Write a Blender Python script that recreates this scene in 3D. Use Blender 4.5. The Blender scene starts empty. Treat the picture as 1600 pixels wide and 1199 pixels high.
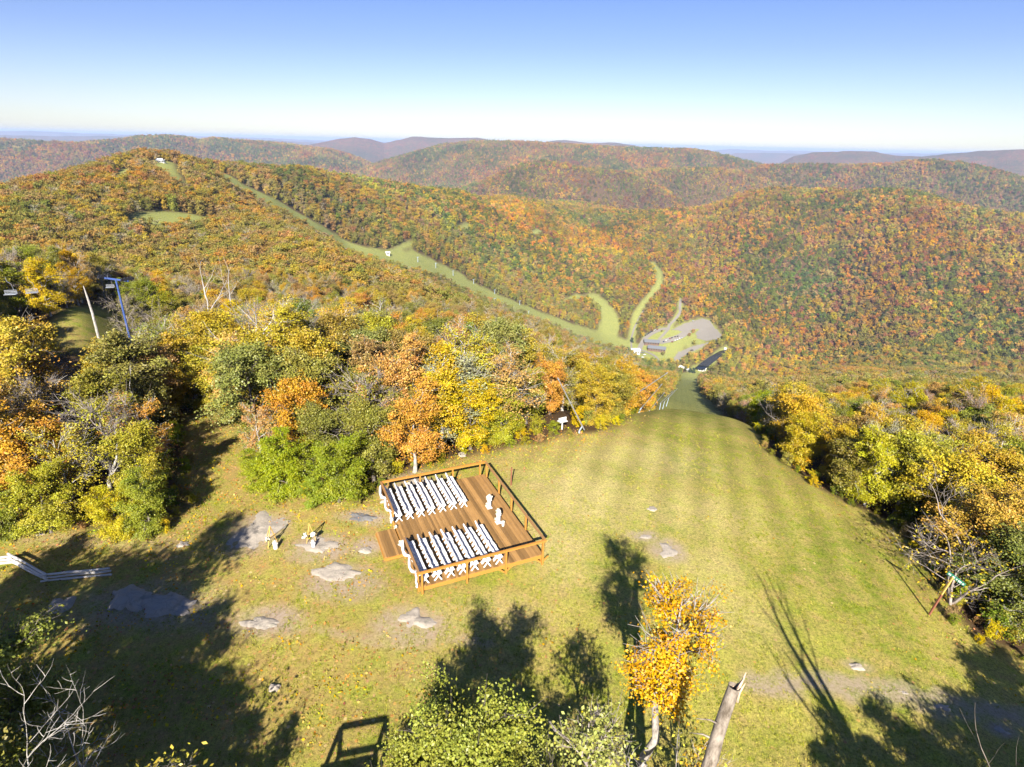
import bpy, bmesh, math, random
import numpy as np
from mathutils import Vector, Matrix, Euler

# ------------------------------------------------------------------ camera, sky, sun, exposure
S = bpy.context.scene
COL = S.collection
R_ = math.radians
EYE = 22.0                       # metres of the camera above the deck boards (z = 0)
FPX, PITCH, ROLL = 914.0, R_(22.4), R_(1.35)
_F = np.array([0, math.cos(PITCH), -math.sin(PITCH)])
_R0 = np.array([1.0, 0, 0]); _U0 = np.cross(_R0, _F)
_R = math.cos(ROLL) * _R0 + math.sin(ROLL) * _U0
_U = np.cross(_R, _F)
cam = bpy.data.objects.new('camera', bpy.data.cameras.new('camera'))
COL.objects.link(cam)
cam.data.sensor_width = 36.0
cam.data.lens = FPX * 36.0 / 1600.0
cam.data.clip_start = 0.5
cam.data.clip_end = 90000
cam.matrix_world = Matrix(((_R[0], _U[0], -_F[0], 0), (_R[1], _U[1], -_F[1], 0), (_R[2], _U[2], -_F[2], EYE), (0, 0, 0, 1)))
S.camera = cam

SUN_EL, SUN_AZ = R_(32.5), R_(185)         # azimuth clockwise from +Y: the sun stands behind the camera
W = bpy.data.worlds.new('World'); S.world = W; W.use_nodes = True
nt = W.node_tree; nt.nodes.clear()
sky = nt.nodes.new('ShaderNodeTexSky'); sky.sky_type = 'NISHITA'; sky.sun_disc = False
sky.sun_elevation = SUN_EL; sky.sun_rotation = SUN_AZ
sky.altitude = 900; sky.air_density = 1.0; sky.dust_density = 0.7; sky.ozone_density = 2.2
bg = nt.nodes.new('ShaderNodeBackground'); bg.inputs[1].default_value = 0.05
wo = nt.nodes.new('ShaderNodeOutputWorld')
tintn = nt.nodes.new('ShaderNodeMix'); tintn.data_type = 'RGBA'; tintn.blend_type = 'MULTIPLY'; tintn.inputs[0].default_value = 1.0
tco = nt.nodes.new('ShaderNodeTexCoord'); sxyz = nt.nodes.new('ShaderNodeSeparateXYZ'); nt.links.new(tco.outputs['Generated'], sxyz.inputs[0])
srmp = nt.nodes.new('ShaderNodeValToRGB'); nt.links.new(sxyz.outputs[2], srmp.inputs[0])     # pale at the horizon, deeper blue above
for p_, c_ in ((0.0, (1.05, 1.04, 1.14, 1)), (0.05, (0.97, 0.93, 1.10, 1)), (0.13, (0.80, 0.79, 1.06, 1)), (0.32, (0.58, 0.70, 1.06, 1)), (1.0, (0.55, 0.66, 0.95, 1))):
    e_ = srmp.color_ramp.elements[0] if p_ == 0.0 else (srmp.color_ramp.elements[-1] if p_ == 1.0 else srmp.color_ramp.elements.new(p_))
    e_.position = p_; e_.color = c_
nt.links.new(srmp.outputs[0], tintn.inputs[7])
nt.links.new(sky.outputs[0], tintn.inputs[6]); nt.links.new(tintn.outputs[2], bg.inputs[0]); nt.links.new(bg.outputs[0], wo.inputs[0])
sun = bpy.data.objects.new('sun', bpy.data.lights.new('sun', 'SUN')); COL.objects.link(sun)
sun.data.energy = 5.0; sun.data.angle = R_(0.53); sun.data.color = (1.0, 0.93, 0.82)
to_sun = Vector((math.sin(SUN_AZ) * math.cos(SUN_EL), math.cos(SUN_AZ) * math.cos(SUN_EL), math.sin(SUN_EL)))
sun.rotation_euler = to_sun.to_track_quat('Z', 'Y').to_euler(); sun.location = (0, -40, 60)
S.view_settings.view_transform = 'Standard'; S.view_settings.look = 'None'
S.view_settings.exposure = 1.4; S.view_settings.gamma = 1.0
cy = S.cycles
cy.max_bounces = 5; cy.diffuse_bounces = 1; cy.glossy_bounces = 2; cy.transmission_bounces = 3
cy.transparent_max_bounces = 4; cy.volume_bounces = 0; cy.caustics_reflective = False; cy.caustics_refractive = False
cy.use_adaptive_sampling = True; cy.adaptive_threshold = 0.02
HAZE = 6.5e-5                      # volume density per metre, 0 leaves the air clear
FOREST = True

rng = np.random.default_rng(11)
random.seed(7)

# ------------------------------------------------------------------ pixel helpers (a pixel of the photograph gives a direction)
def ray(u, v):
    return _F + _R * (u - 800) / FPX - _U * (v - 599.5) / FPX
def dirn(u, v):
    d = ray(u, v)
    return math.degrees(math.atan2(d[0], d[1])), d[2] / math.hypot(d[0], d[1])     # azimuth in degrees, slope
def at(u, v, d):
    a, t = dirn(u, v); a = R_(a)
    return np.array([d * math.sin(a), d * math.cos(a), EYE + d * t])
def flat(u, v, z):
    d = ray(u, v); t = (z - EYE) / d[2]
    return np.array([0, 0, EYE]) + t * d

# ------------------------------------------------------------------ value noise
_perm = np.random.default_rng(3).random((256, 256))
def vnoise(x, y):
    x = np.asarray(x, float); y = np.asarray(y, float)
    xi = np.floor(x).astype(int); yi = np.floor(y).astype(int); fx = x - xi; fy = y - yi
    fx = fx * fx * (3 - 2 * fx); fy = fy * fy * (3 - 2 * fy)
    g = lambda a, b: _perm[a & 255, b & 255]
    return (g(xi, yi) * (1 - fx) + g(xi + 1, yi) * fx) * (1 - fy) + (g(xi, yi + 1) * (1 - fx) + g(xi + 1, yi + 1) * fx) * fy
def fbm(x, y, n=4):
    s = 0; a = 0.5
    for k in range(n):
        s = s + a * vnoise(x * 2 ** k + 17 * k, y * 2 ** k + 31 * k); a *= 0.5
    return s / (1 - 0.5 ** n)
def sstep(a, b, x):
    t = np.clip((x - a) / (b - a), 0, 1); return t * t * (3 - 2 * t)

# ------------------------------------------------------------------ terrain height
def near_z(x, y):
    s = x * 0.37 + y * 0.93
    return (-0.50 - 1.0 * np.tanh((x + 3) / 22.0) - 0.004 * np.maximum(0, x - 9) ** 2 - 0.0040 * np.maximum(0, s - 30) ** 2
            + 0.12 * (fbm(x / 7.0 + 50, y / 7.0 + 50, 3) - 0.5))
# (u, v, distance, height of the canopy standing there)
_ctl = [
 (130,500,92,0),(90,372,115,9),(0,380,140,9),(10,470,85,6),(200,430,110,8),(190,520,80,6),
 (260,338,430,0),(300,405,260,9),(200,400,260,9),(100,350,330,9),(20,340,330,9),(-150,360,350,9),
 (0,296,560,9),(100,268,640,9),(180,252,720,9),(250,250,760,0),(-150,345,520,9),(300,250,800,9),
 (335,268,770,0),(400,300,770,0),(460,330,780,0),(540,380,790,0),(620,402,800,0),(700,432,840,0),(770,465,880,0),
 (850,492,930,0),(940,525,990,0),(1000,552,970,0),
 (350,300,560,9),(400,330,470,9),(470,350,400,9),(540,385,350,9),(620,418,300,9),(700,452,260,8),(780,488,225,8),(850,512,205,8),
 (940,548,185,8),(1000,572,180,8),(1045,590,200,8),
 (400,470,130,8),(550,500,110,8),(700,540,100,8),(850,570,95,8),(940,600,90,8),
 (350,420,200,9),(480,430,190,9),(600,460,180,9),
 (540,415,560,0),(620,446,540,0),(700,482,520,0),(780,522,500,0),(850,552,480,0),(940,588,460,0),(1000,600,460,0),
 (470,362,600,0),(400,332,640,0),(540,402,680,0),(620,430,690,0),(700,464,710,0),(780,500,730,0),(850,528,760,0),(940,560,800,0),
 (400,255,830,10),(480,263,930,10),(560,276,1060,10),(640,286,1200,10),(720,294,1380,10),(790,300,1600,10),
 (700,350,1050,10),(850,400,1200,10),(1000,400,1380,10),(760,330,1350,10),(900,340,1650,10),(1000,330,1850,10),
 (1100,400,1480,10),(1300,530,1150,10),(1300,440,1400,10),(1300,360,1620,10),(1500,500,1200,10),(1500,400,1480,10),
 (1600,450,1380,10),(1600,560,1080,10),(1200,480,1220,10),(1750,560,1100,10),(1750,450,1400,10),
 (940,470,1080,0),(900,450,1090,10),(1030,430,1230,0),(1063,480,1130,0),
 (1060,322,1900,10),(1160,298,1900,10),(1220,290,1900,10),(1300,288,1900,10),(1380,291,1900,10),(1450,298,1900,10),(1600,330,1900,10),(1750,372,1900,10),
 (1040,535,1000,0),(1100,512,1080,0),(1010,520,1040,0),(1080,560,940,0),(1000,552,960,0),(1120,560,950,0),(1135,530,1020,0),
 (1600,600,200,9),(1500,592,220,9),(1400,588,250,9),(1300,590,260,9),(1200,586,300,9),(1600,620,100,8),(1450,620,110,8),(1320,640,80,8),
 (1750,620,120,8),(1750,610,210,9),
 (1600,610,420,9),(1450,600,450,9),(1300,598,480,9),(1200,592,500,9),
 (1600,606,700,0),(1450,592,700,0),(1300,586,700,0),
]
_pts = []
for u, v, d, th in _ctl:
    a, t = dirn(u, v); _pts.append((a, d, EYE + d * t - th))
for d in (70, 90, 110, 163, 230, 300, 400, 600, 800, 930):          # the fall line of the ski slope
    z = {70: -8.5, 90: -18.5, 110: -29.5}.get(d, 22 - d * (0.36 + 13.2 / d))
    for a in (16.5, 19.5, 23): _pts.append((a, d, z))
for a, d, z in [(-31,1150,-120),(-31,1700,-300),(-40,950,-130),(-40,1500,-300),(-50,900,-160),(-50,1500,-320),(-22,1300,-120),(-22,1900,-320),
                (-12,1500,-130),(-12,2200,-340),(-4,1800,-170),(-4,2500,-360),(5,2400,-200),(15,2500,-330),(28,2500,-330),(40,2500,-360),(52,2500,-380),
                (-60,100,-2),(-60,300,-40),(-60,600,-90),(60,100,-14),(60,300,-80),(60,700,-230),(60,1100,-260)]:
    _pts.append((a, d, z))
for a in range(-60, 61, 8):
    for d in (24, 34, 44, 54):
        x, y = d * math.sin(R_(a)), d * math.cos(R_(a)); _pts.append((a, d, float(near_z(x, y))))
_pts = np.array(_pts)
_LS = 17.0
_cx = np.stack([_pts[:, 0], _LS * np.log(_pts[:, 1])], 1); _cz = _pts[:, 2]
def _tps(r2):
    return 0.5 * r2 * np.log(r2 + 1e-9)
_n = len(_cx)
_A = np.zeros((_n + 3, _n + 3))
_d2 = ((_cx[:, None] - _cx[None]) ** 2).sum(-1)
_A[:_n, :_n] = _tps(_d2) + np.eye(_n) * 3.0
_A[:_n, _n] = 1; _A[:_n, _n + 1:] = _cx; _A[_n, :_n] = 1; _A[_n + 1:, :_n] = _cx.T
_w = np.linalg.solve(_A, np.concatenate([_cz, np.zeros(3)]))
def rbf_z(az, r):
    az = np.asarray(az, float).ravel(); l = _LS * np.log(np.maximum(np.asarray(r, float).ravel(), 5))
    out = np.empty(len(az))
    for i in range(0, len(az), 20000):
        q = np.stack([az[i:i + 20000], l[i:i + 20000]], 1)
        d2 = ((q[:, None] - _cx[None]) ** 2).sum(-1)
        out[i:i + 20000] = _tps(d2) @ _w[:_n] + _w[_n] + q @ _w[_n + 1:]
    return out
# far ranges: skyline pixels, distance, thickness of the range, roughness
FLOOR = -390.0
_ranges = [
 (4600, 1100, [(-260,232),(0,218),(60,221),(120,223),(190,218),(215,213),(250,211.5),(290,214),(310,219),(335,215.5),(370,219),(450,225),(520,234),(560,246),(600,266),(640,300)]),
 (8200, 1500, [(420,262),(460,230),(500,223),(530,217),(555,214.5),(580,218),(600,224),(618,220),(645,213.5),(700,216),(745,215.5),(780,221),(830,232),(900,260)]),
 (4000, 900, [(520,300),(565,266),(600,251),(650,237),(690,226),(735,221),(780,220.5),(830,222),(900,226),(1000,231),(1080,233),(1110,237),(1140,244),(1170,252),(1195,259),(1230,275),(1260,300)]),
 (9000, 1600, [(780,262),(830,226),(860,220.5),(885,219),(920,223.5),(960,223),(990,227),(1010,232),(1060,262)]),
 (3300, 650, [(1080,300),(1130,280),(1190,259),(1250,256),(1330,258),(1390,256),(1420,251),(1450,249.5),(1500,253),(1550,263),(1600,276),(1700,303),(1900,350)]),
 (7200, 1500, [(1180,300),(1215,258),(1240,244),(1270,238.5),(1330,236),(1365,237),(1400,243.5),(1440,245),(1480,240.5),(1530,236),(1600,233.5),(1750,234),(1900,240)]),
 (24000, 3500, [(-300,206),(0,205),(50,204.5),(130,208.5),(220,211),(330,213.5),(420,216),(500,219.5),(600,222),(700,225),(800,229),(1000,232),(1110,235.5),(1140,233),(1160,233.5),(1200,236),(1250,235.5),(1300,238),(1450,240),(1600,238),(1900,243)]),
 (15000, 2200, [(-300,212),(0,211),(80,213),(180,212.5),(330,218),(430,219.5),(500,224),(580,222.5),(680,230),(800,240),(1000,250),(1100,246),(1150,240),(1210,239),(1300,243),(1380,242.5),(1450,246),(1600,245),(1900,248)]),
 (2500, 420, [(660,330),(720,293),(760,278),(790,263.5),(820,253.5),(850,250.5),(880,254),(910,261),(945,266),(980,271),(1010,280),(1060,310)]),
 (2900, 480, [(860,330),(920,285),(965,270),(1010,264.5),(1050,263),(1090,262),(1130,263.5),(1165,271),(1200,281),(1260,310)]),
]
_rg = []
for d, w, pl in _ranges:
    az = []; zz = []
    for u, v in pl:
        a, t = dirn(u, v); az.append(a); zz.append(EYE + d * t - (10 if d < 5000 else 0))
    _rg.append((d, w, np.array(az), np.array(zz)))
def far_z(az, r):
    z = np.full(len(az), FLOOR)
    x = r * np.sin(np.radians(az)); y = r * np.cos(np.radians(az))
    for k, (d, w, A, Z) in enumerate(_rg):
        zk = np.interp(az, A, Z) + (vnoise(az * 2.2 + 9 * k, 3.3) - 0.5) * d * 0.0009
        ins = sstep(A[0] - 2, A[0], az) * (1 - sstep(A[-1], A[-1] + 2, az))
        zk = FLOOR + (zk - FLOOR) * ins
        dr = d * (1 + 0.10 * (fbm(az / 9.0 + 5 * k, 0.7 * k + 0 * az, 3) - 0.5))
        fold = fbm(x / (w * 0.62) + 7 * k, y / (w * 0.62), 3) - 0.5
        q = (r - dr) / w
        g = np.exp(-np.abs(q) ** 1.7) * (1 - 0.9 * np.clip(np.abs(q) - 0.12, 0, 0.6) * (0.5 + fold * 1.9))
        z = np.maximum(z, FLOOR + (zk - FLOOR) * np.clip(g, 0, 1))
    return z
def terrain(az, r):
    az = np.asarray(az, float).ravel(); r = np.asarray(r, float).ravel()
    x = r * np.sin(np.radians(az)); y = r * np.cos(np.radians(az))
    zn = near_z(x, y)
    azc = np.clip(az, -64, 64)
    zm = rbf_z(azc, np.clip(r, 20, 2700))
    zm = zm + 10 * (fbm(x / 160 + 3, y / 160 + 8, 3) - 0.5) * sstep(150, 500, r)
    zm = zm * (1 - sstep(2100, 2700, r)) + (FLOOR - 80) * sstep(2100, 2700, r)
    zb = 0.3 - 0.012 * r - 0.25 * np.maximum(0, r - 60); zb = np.maximum(zb, FLOOR + 60 * (fbm(x / 900, y / 900) - 0.5))
    k = sstep(60, 95, np.abs(az))
    zm = zm * (1 - k) + zb * k
    z = zn * (1 - sstep(42, 60, r)) + zm * sstep(42, 60, r)
    f = far_z(az, r)
    return np.where(r > 1500, np.maximum(z, f), z)
def H(x, y):
    x = np.atleast_1d(np.asarray(x, float)); y = np.atleast_1d(np.asarray(y, float))
    return terrain(np.degrees(np.arctan2(x, y)), np.maximum(np.hypot(x, y), 0.01))
def Hs(x, y):
    return float(near_z(x, y)) if math.hypot(x, y) < 42 else float(H(x, y)[0])
_rr = np.exp(np.linspace(math.log(4), math.log(3000), 900))
def onto(u, v, rmin=4.0):
    """first point of the ground that a pixel's direction meets"""
    a, t = dirn(u, v)
    r = _rr[_rr >= rmin]
    z = terrain(np.full(len(r), a), r); g = (z - EYE) / r - t
    i = np.argmax(g > 0) if (g > 0).any() else int(np.argmax(g))
    rr = r[i]
    if i > 0 and g[i] > 0 and g[i - 1] <= 0:
        rr = r[i - 1] + (r[i] - r[i - 1]) * (-g[i - 1]) / (g[i] - g[i - 1])
    x, y = rr * math.sin(R_(a)), rr * math.cos(R_(a))
    return np.array([x, y, Hs(x, y)])

# ------------------------------------------------------------------ open ground (no trees): polygons and lines in metres
def seg_dist(px, py, P):
    d = np.full(len(px), 1e9)
    for (ax, ay), (bx, by) in zip(P[:-1], P[1:]):
        vx, vy = bx - ax, by - ay; L = vx * vx + vy * vy + 1e-9
        t = np.clip(((px - ax) * vx + (py - ay) * vy) / L, 0, 1)
        d = np.minimum(d, np.hypot(px - ax - t * vx, py - ay - t * vy))
    return d
def in_poly(px, py, P):
    c = np.zeros(len(px), bool); j = len(P) - 1
    for i in range(len(P)):
        xi, yi = P[i]; xj, yj = P[j]
        m = ((yi > py) != (yj > py)) & (px < (xj - xi) * (py - yi) / (yj - yi + 1e-12) + xi)
        c ^= m; j = i
    return c
def sdf(px, py, P):
    d = seg_dist(px, py, list(P) + [P[0]])
    return np.where(in_poly(px, py, P), -d, d)
xy = lambda u, v, rm=4.0: tuple(onto(u, v, rm)[:2])
MEADOW = ([(-70, 32)] + [tuple(flat(u, v, -0.3)[:2]) for u, v in [(-60,822),(0,826),(120,838),(262,836),(292,800),(296,740),(290,690),(285,655)]]
          + [tuple(flat(u, v, -0.4)[:2]) for u, v in [(352,650),(395,712),(410,745),(470,777),(560,788),(602,752),(680,722),(750,702),(820,684),(880,664),(925,651),(962,643)]]
          + [tuple(flat(u, v, -3.6)[:2]) for u, v in [(985,636)]])
_sl = [(d * math.sin(R_(a)), d * math.cos(R_(a))) for a, d in [(13.2,75),(14.4,110),(15.2,163),(16.1,260),(16.55,366),(17.0,600),(17.2,900)]]
_sr = [(d * math.sin(R_(a)), d * math.cos(R_(a))) for a, d in [(18.9,900),(18.95,600),(19.3,366),(20.6,240),(22.2,163),(23.3,110),(24.6,80)]]
MEADOW += _sl + _sr + [tuple(flat(u, v, -3.4)[:2]) for u, v in [(1197,682),(1262,742),(1340,788),(1400,815),(1436,870),(1462,935)]] \
          + [tuple(flat(u, v, -1.2)[:2]) for u, v in [(1520,965),(1640,1000)]] + [(60, 20), (60, -60), (-70, -60)]
OPENS = [np.array(MEADOW)]
LINES = []        # (points, half width)
def line(pxs, w): LINES.append(([xy(*p) for p in pxs], w))
line([(326,266),(342,278),(400,307),(460,338),(500,363),(545,389),(590,402),(640,412)], 30)
line([(640,407),(700,433),(770,466),(850,498),(910,522),(960,534),(1000,550)], 28)
line([(648,398),(690,418),(720,432)], 11)
line([(605,400),(625,388),(645,380)], 5)
line([(930,465),(950,485),(955,505),(948,522)], 17)
line([(1018,410),(1030,425),(1031,442),(1018,460),(1003,478),(993,495),(988,520),(985,545)], 6.5)
line([(1064,468),(1062,488),(1046,512),(1032,526)], 4.5)
line([(254,252),(257,264),(269,281),(287,295),(306,306)], 9)
line([(280,285),(300,300),(330,315)], 5)
line([(195,264),(189,276),(190,290)], 4)
line([(835,365),(842,360)], 7)
line([(720,358),(735,352),(745,358)], 6)
line([(885,470),(905,462),(940,468)], 6)
for pg in [[(188,352),(212,333),(250,330),(300,335),(350,346),(340,358),(260,366),(205,364)],
           [(84,505),(108,486),(150,483),(192,491),(196,530),(178,556),(140,560),(100,535)],
           [(985,556),(998,540),(1006,524),(1030,512),(1050,513),(1068,504),(1098,496),(1110,500),(1132,526),(1124,533),(1104,534),(1088,536),(1062,548),(1056,562),(1030,570),(1010,566)],
           [(1050,568),(1058,550),(1086,539),(1112,533),(1108,540),(1084,553),(1062,568)],
           [(1072,586),(1080,572),(1120,548),(1136,540),(1142,548),(1110,578),(1090,592)]]:
    OPENS.append(np.array([xy(*p) for p in pg]))
def open_dist(x, y):
    """signed distance to open ground: negative inside"""
    d = np.full(len(x), 1e9)
    for P in OPENS: d = np.minimum(d, sdf(x, y, P))
    for P, w in LINES: d = np.minimum(d, seg_dist(x, y, P) - w)
    return d

# ------------------------------------------------------------------ mesh and object helpers
def new_mesh(name, verts, faces, mats=(), mi=None, smooth=False):
    me = bpy.data.meshes.new(name)
    me.from_pydata([tuple(v) for v in verts], [], faces)
    for m in mats: me.materials.append(m)
    if mi is not None: me.polygons.foreach_set('material_index', np.asarray(mi, np.int32))
    if smooth: me.polygons.foreach_set('use_smooth', np.ones(len(me.polygons), bool))
    me.update(); return me
def quad_mesh(name, V, F, mats, smooth=False, attrs=None):
    """fast mesh from numpy arrays; F is (n, k)"""
    me = bpy.data.meshes.new(name)
    n, k = F.shape
    me.vertices.add(len(V)); me.vertices.foreach_set('co', np.ascontiguousarray(V, np.float32).ravel())
    me.loops.add(n * k); me.loops.foreach_set('vertex_index', np.ascontiguousarray(F, np.int32).ravel())
    me.polygons.add(n); me.polygons.foreach_set('loop_start', np.arange(0, n * k, k, dtype=np.int32))
    for m in mats: me.materials.append(m)
    if smooth: me.polygons.foreach_set('use_smooth', np.ones(n, bool))
    for nm, arr in (attrs or {}).items():
        if arr.ndim == 1:
            at_ = me.attributes.new(nm, 'FLOAT', 'POINT'); at_.data.foreach_set('value', np.ascontiguousarray(arr, np.float32))
        else:
            at_ = me.attributes.new(nm, 'FLOAT_COLOR', 'POINT')
            at_.data.foreach_set('color', np.ascontiguousarray(np.c_[arr, np.ones(len(arr))], np.float32).ravel())
    me.update(calc_edges=True); me.validate(); return me
def tag(o, label=None, cat=None, group=None, kind=None):
    if label: o['label'] = label
    if cat: o['category'] = cat
    if group: o['group'] = group
    if kind: o['kind'] = kind
    return o
def link(name, me, parent=None, loc=None, rz=None):
    o = bpy.data.objects.new(name, me); COL.objects.link(o)
    if parent is not None: o.parent = parent
    if loc is not None: o.location = loc
    if rz is not None: o.rotation_euler = (0, 0, rz)
    return o
def empty(name, loc=(0, 0, 0), rz=0.0):
    o = bpy.data.objects.new(name, None); COL.objects.link(o); o.location = loc; o.rotation_euler = (0, 0, rz)
    o.empty_display_size = 0.3; return o
def copy_tree(o, parent=None):
    c = o.copy(); COL.objects.link(c)
    if parent is not None: c.parent = parent
    for ch in list(o.children): copy_tree(ch, c)
    return c

class MB:
    """collects boxes, beams, tubes and lumps; build() links them as ONE mesh object"""
    def __init__(s): s.v = []; s.f = []; s.m = []
    def add(s, V, F, mi=0):
        b = len(s.v); s.v += [tuple(map(float, p)) for p in V]; s.f += [tuple(b + i for i in q) for q in F]; s.m += [mi] * len(F); return s
    def box(s, c, d, rz=0.0, mi=0, bev=0.0):
        hx, hy, hz = d[0] / 2, d[1] / 2, d[2] / 2
        ca, sa = math.cos(rz), math.sin(rz)
        P = lambda x, y, z: (c[0] + ca * x - sa * y, c[1] + sa * x + ca * y, c[2] + z)
        b = min(bev, hx * .45, hy * .45, hz * .45)
        if b <= 0:
            V = [P(x, y, z) for z in (-hz, hz) for x, y in ((-hx, -hy), (hx, -hy), (hx, hy), (-hx, hy))]
            return s.add(V, [(3, 2, 1, 0), (4, 5, 6, 7), (0, 1, 5, 4), (1, 2, 6, 5), (2, 3, 7, 6), (3, 0, 4, 7)], mi)
        rings = []
        for z, k in ((-hz, b), (-hz + b, 0), (hz - b, 0), (hz, b)):
            x0, y0 = hx - k, hy - k; q = b
            rings.append([P(-x0 + q, -y0, z), P(x0 - q, -y0, z), P(x0, -y0 + q, z), P(x0, y0 - q, z), P(x0 - q, y0, z), P(-x0 + q, y0, z), P(-x0, y0 - q, z), P(-x0, -y0 + q, z)])
        V = [p for r in rings for p in r]; F = [tuple(range(7, -1, -1)), tuple(range(24, 32))]
        for r in range(3):
            for i in range(8):
                j = (i + 1) % 8; F.append((r * 8 + i, r * 8 + j, r * 8 + 8 + j, r * 8 + 8 + i))
        return s.add(V, F, mi)
    def beam(s, a, b, w, h, mi=0, up=(0, 0, 1)):
        a = Vector(a); b = Vector(b); d = (b - a).normalized(); u = Vector(up)
        if abs(d.dot(u)) > 0.98: u = Vector((1, 0, 0))
        x = d.cross(u).normalized() * (w / 2); y = x.cross(d).normalized() * (h / 2)
        V = [p + sx * x + sy * y for p in (a, b) for sx, sy in ((-1, -1), (1, -1), (1, 1), (-1, 1))]
        return s.add(V, [(3, 2, 1, 0), (4, 5, 6, 7), (0, 1, 5, 4), (1, 2, 6, 5), (2, 3, 7, 6), (3, 0, 4, 7)], mi)
    def tube(s, pts, rad, n=8, mi=0):
        V, F = tube_np(np.array(pts, float), np.broadcast_to(np.asarray(rad, float), (len(pts),)), n)
        m = len(pts)
        return s.add(V, [tuple(f) for f in F] + [tuple(range(n - 1, -1, -1)), tuple(range((m - 1) * n, m * n))], mi)
    def lump(s, c, r, seed=0, rough=0.25, mi=0, nu=10, nv=7):
        rg = np.random.default_rng(seed); V = []; F = []
        r = np.broadcast_to(np.asarray(r, float), (3,))
        o = rg.random(3) * 40
        for j in range(nv + 1):
            th = math.pi * j / nv
            for i in range(nu):
                ph = 2 * math.pi * i / nu
                d = np.array([math.sin(th) * math.cos(ph), math.sin(th) * math.sin(ph), math.cos(th)])
                k = 1 + rough * (float(fbm(d[0] * 1.7 + o[0] + d[2], d[1] * 1.7 + o[1] - d[2], 2)) - 0.5) * 2
                V.append(tuple(np.array(c) + d * r * k))
        for j in range(nv):
            for i in range(nu):
                a = j * nu + i; b = j * nu + (i + 1) % nu; F.append((a, a + nu, b + nu, b))
        return s.add(V, F, mi)
    def build(s, name, mats, parent=None, smooth=False):
        mats = mats if isinstance(mats, (list, tuple)) else [mats]
        return link(name, new_mesh(name, s.v, s.f, mats, s.m, smooth), parent)

def tube_np(P, rad, n):
    m = len(P); V = np.empty((m * n, 3)); F = []
    T = np.gradient(P, axis=0); T /= np.linalg.norm(T, axis=1)[:, None] + 1e-9
    ref = np.array([0.31, 0.17, 0.93]) if abs(T[0][2]) < 0.9 else np.array([0.94, 0.2, 0.1])
    an = np.arange(n) * 2 * np.pi / n
    for i in range(m):
        x = np.cross(T[i], ref); x /= np.linalg.norm(x) + 1e-9; y = np.cross(T[i], x)
        V[i * n:(i + 1) * n] = P[i] + rad[i] * (np.cos(an)[:, None] * x + np.sin(an)[:, None] * y)
    i = np.arange(n); j = (i + 1) % n
    for k in range(m - 1):
        F.append(np.stack([k * n + i, k * n + j, k * n + n + j, k * n + n + i], 1))
    return V, np.concatenate(F)

# ------------------------------------------------------------------ materials
class NT:
    def __init__(s, name):
        s.m = bpy.data.materials.new(name); s.m.use_nodes = True; s.t = s.m.node_tree; s.t.nodes.clear()
        s.o = s.n('ShaderNodeOutputMaterial')
    def n(s, ty, **kw):
        x = s.t.nodes.new(ty)
        for k, v in kw.items(): setattr(x, k, v)
        return x
    def l(s, a, b): s.t.links.new(a, b)
    def val(s, x, sock):
        if hasattr(x, 'is_output') or isinstance(x, bpy.types.NodeSocket): s.l(x, sock)
        elif isinstance(x, (tuple, list)): sock.default_value = (*x, 1.0) if len(x) == 3 and len(sock.default_value) == 4 else x
        else: sock.default_value = x
    def mix(s, f, a, b, blend='MIX'):
        x = s.n('ShaderNodeMix', data_type='RGBA', blend_type=blend)
        s.val(f, x.inputs[0]); s.val(a, x.inputs[6]); s.val(b, x.inputs[7]); return x.outputs[2]
    def math(s, op, a, b=0.0, c=0.0, clamp=False):
        x = s.n('ShaderNodeMath', operation=op, use_clamp=clamp); s.val(a, x.inputs[0]); s.val(b, x.inputs[1]); s.val(c, x.inputs[2]); return x.outputs[0]
    def co(s, which='Object'): return s.n('ShaderNodeTexCoord').outputs[which]
    def map(s, v, scale=(1, 1, 1), rot=(0, 0, 0)):
        x = s.n('ShaderNodeMapping'); s.l(v, x.inputs[0]); x.inputs['Scale'].default_value = scale; x.inputs['Rotation'].default_value = rot; return x.outputs[0]
    def noise(s, v, scale, detail=4, rough=0.6, dist=0.0):
        x = s.n('ShaderNodeTexNoise'); s.l(v, x.inputs['Vector']); x.inputs['Scale'].default_value = scale
        x.inputs['Detail'].default_value = detail; x.inputs['Roughness'].default_value = rough; x.inputs['Distortion'].default_value = dist; return x.outputs[0]
    def vor(s, v, scale, out='Distance', feature='F1'):
        x = s.n('ShaderNodeTexVoronoi', feature=feature); s.l(v, x.inputs['Vector']); x.inputs['Scale'].default_value = scale; return x.outputs[out]
    def ramp(s, f, stops, interp='LINEAR'):
        x = s.n('ShaderNodeValToRGB'); s.l(f, x.inputs[0]); cr = x.color_ramp; cr.interpolation = interp
        while len(cr.elements) < len(stops): cr.elements.new(0.5)
        for e, (p, c) in zip(cr.elements, stops):
            e.position = p; e.color = (*c, 1) if isinstance(c, (tuple, list)) else (c, c, c, 1)
        return x.outputs[0]
    def attr(s, name, ty='GEOMETRY', out='Fac'):
        x = s.n('ShaderNodeAttribute', attribute_name=name, attribute_type=ty); return x.outputs[out]
    def bump(s, h, strength=0.5, dist=0.1):
        x = s.n('ShaderNodeBump'); s.l(h, x.inputs['Height']); x.inputs['Strength'].default_value = strength; x.inputs['Distance'].default_value = dist; return x.outputs[0]
    def pbr(s, col, rough=0.8, metal=0.0, normal=None, spec=0.3):
        p = s.n('ShaderNodeBsdfPrincipled'); s.val(col, p.inputs['Base Color']); s.val(rough, p.inputs['Roughness']); p.inputs['Metallic'].default_value = metal
        p.inputs['Specular IOR Level'].default_value = spec
        if normal is not None: s.l(normal, p.inputs['Normal'])
        s.l(p.outputs[0], s.o.inputs[0]); return s.m
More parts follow.
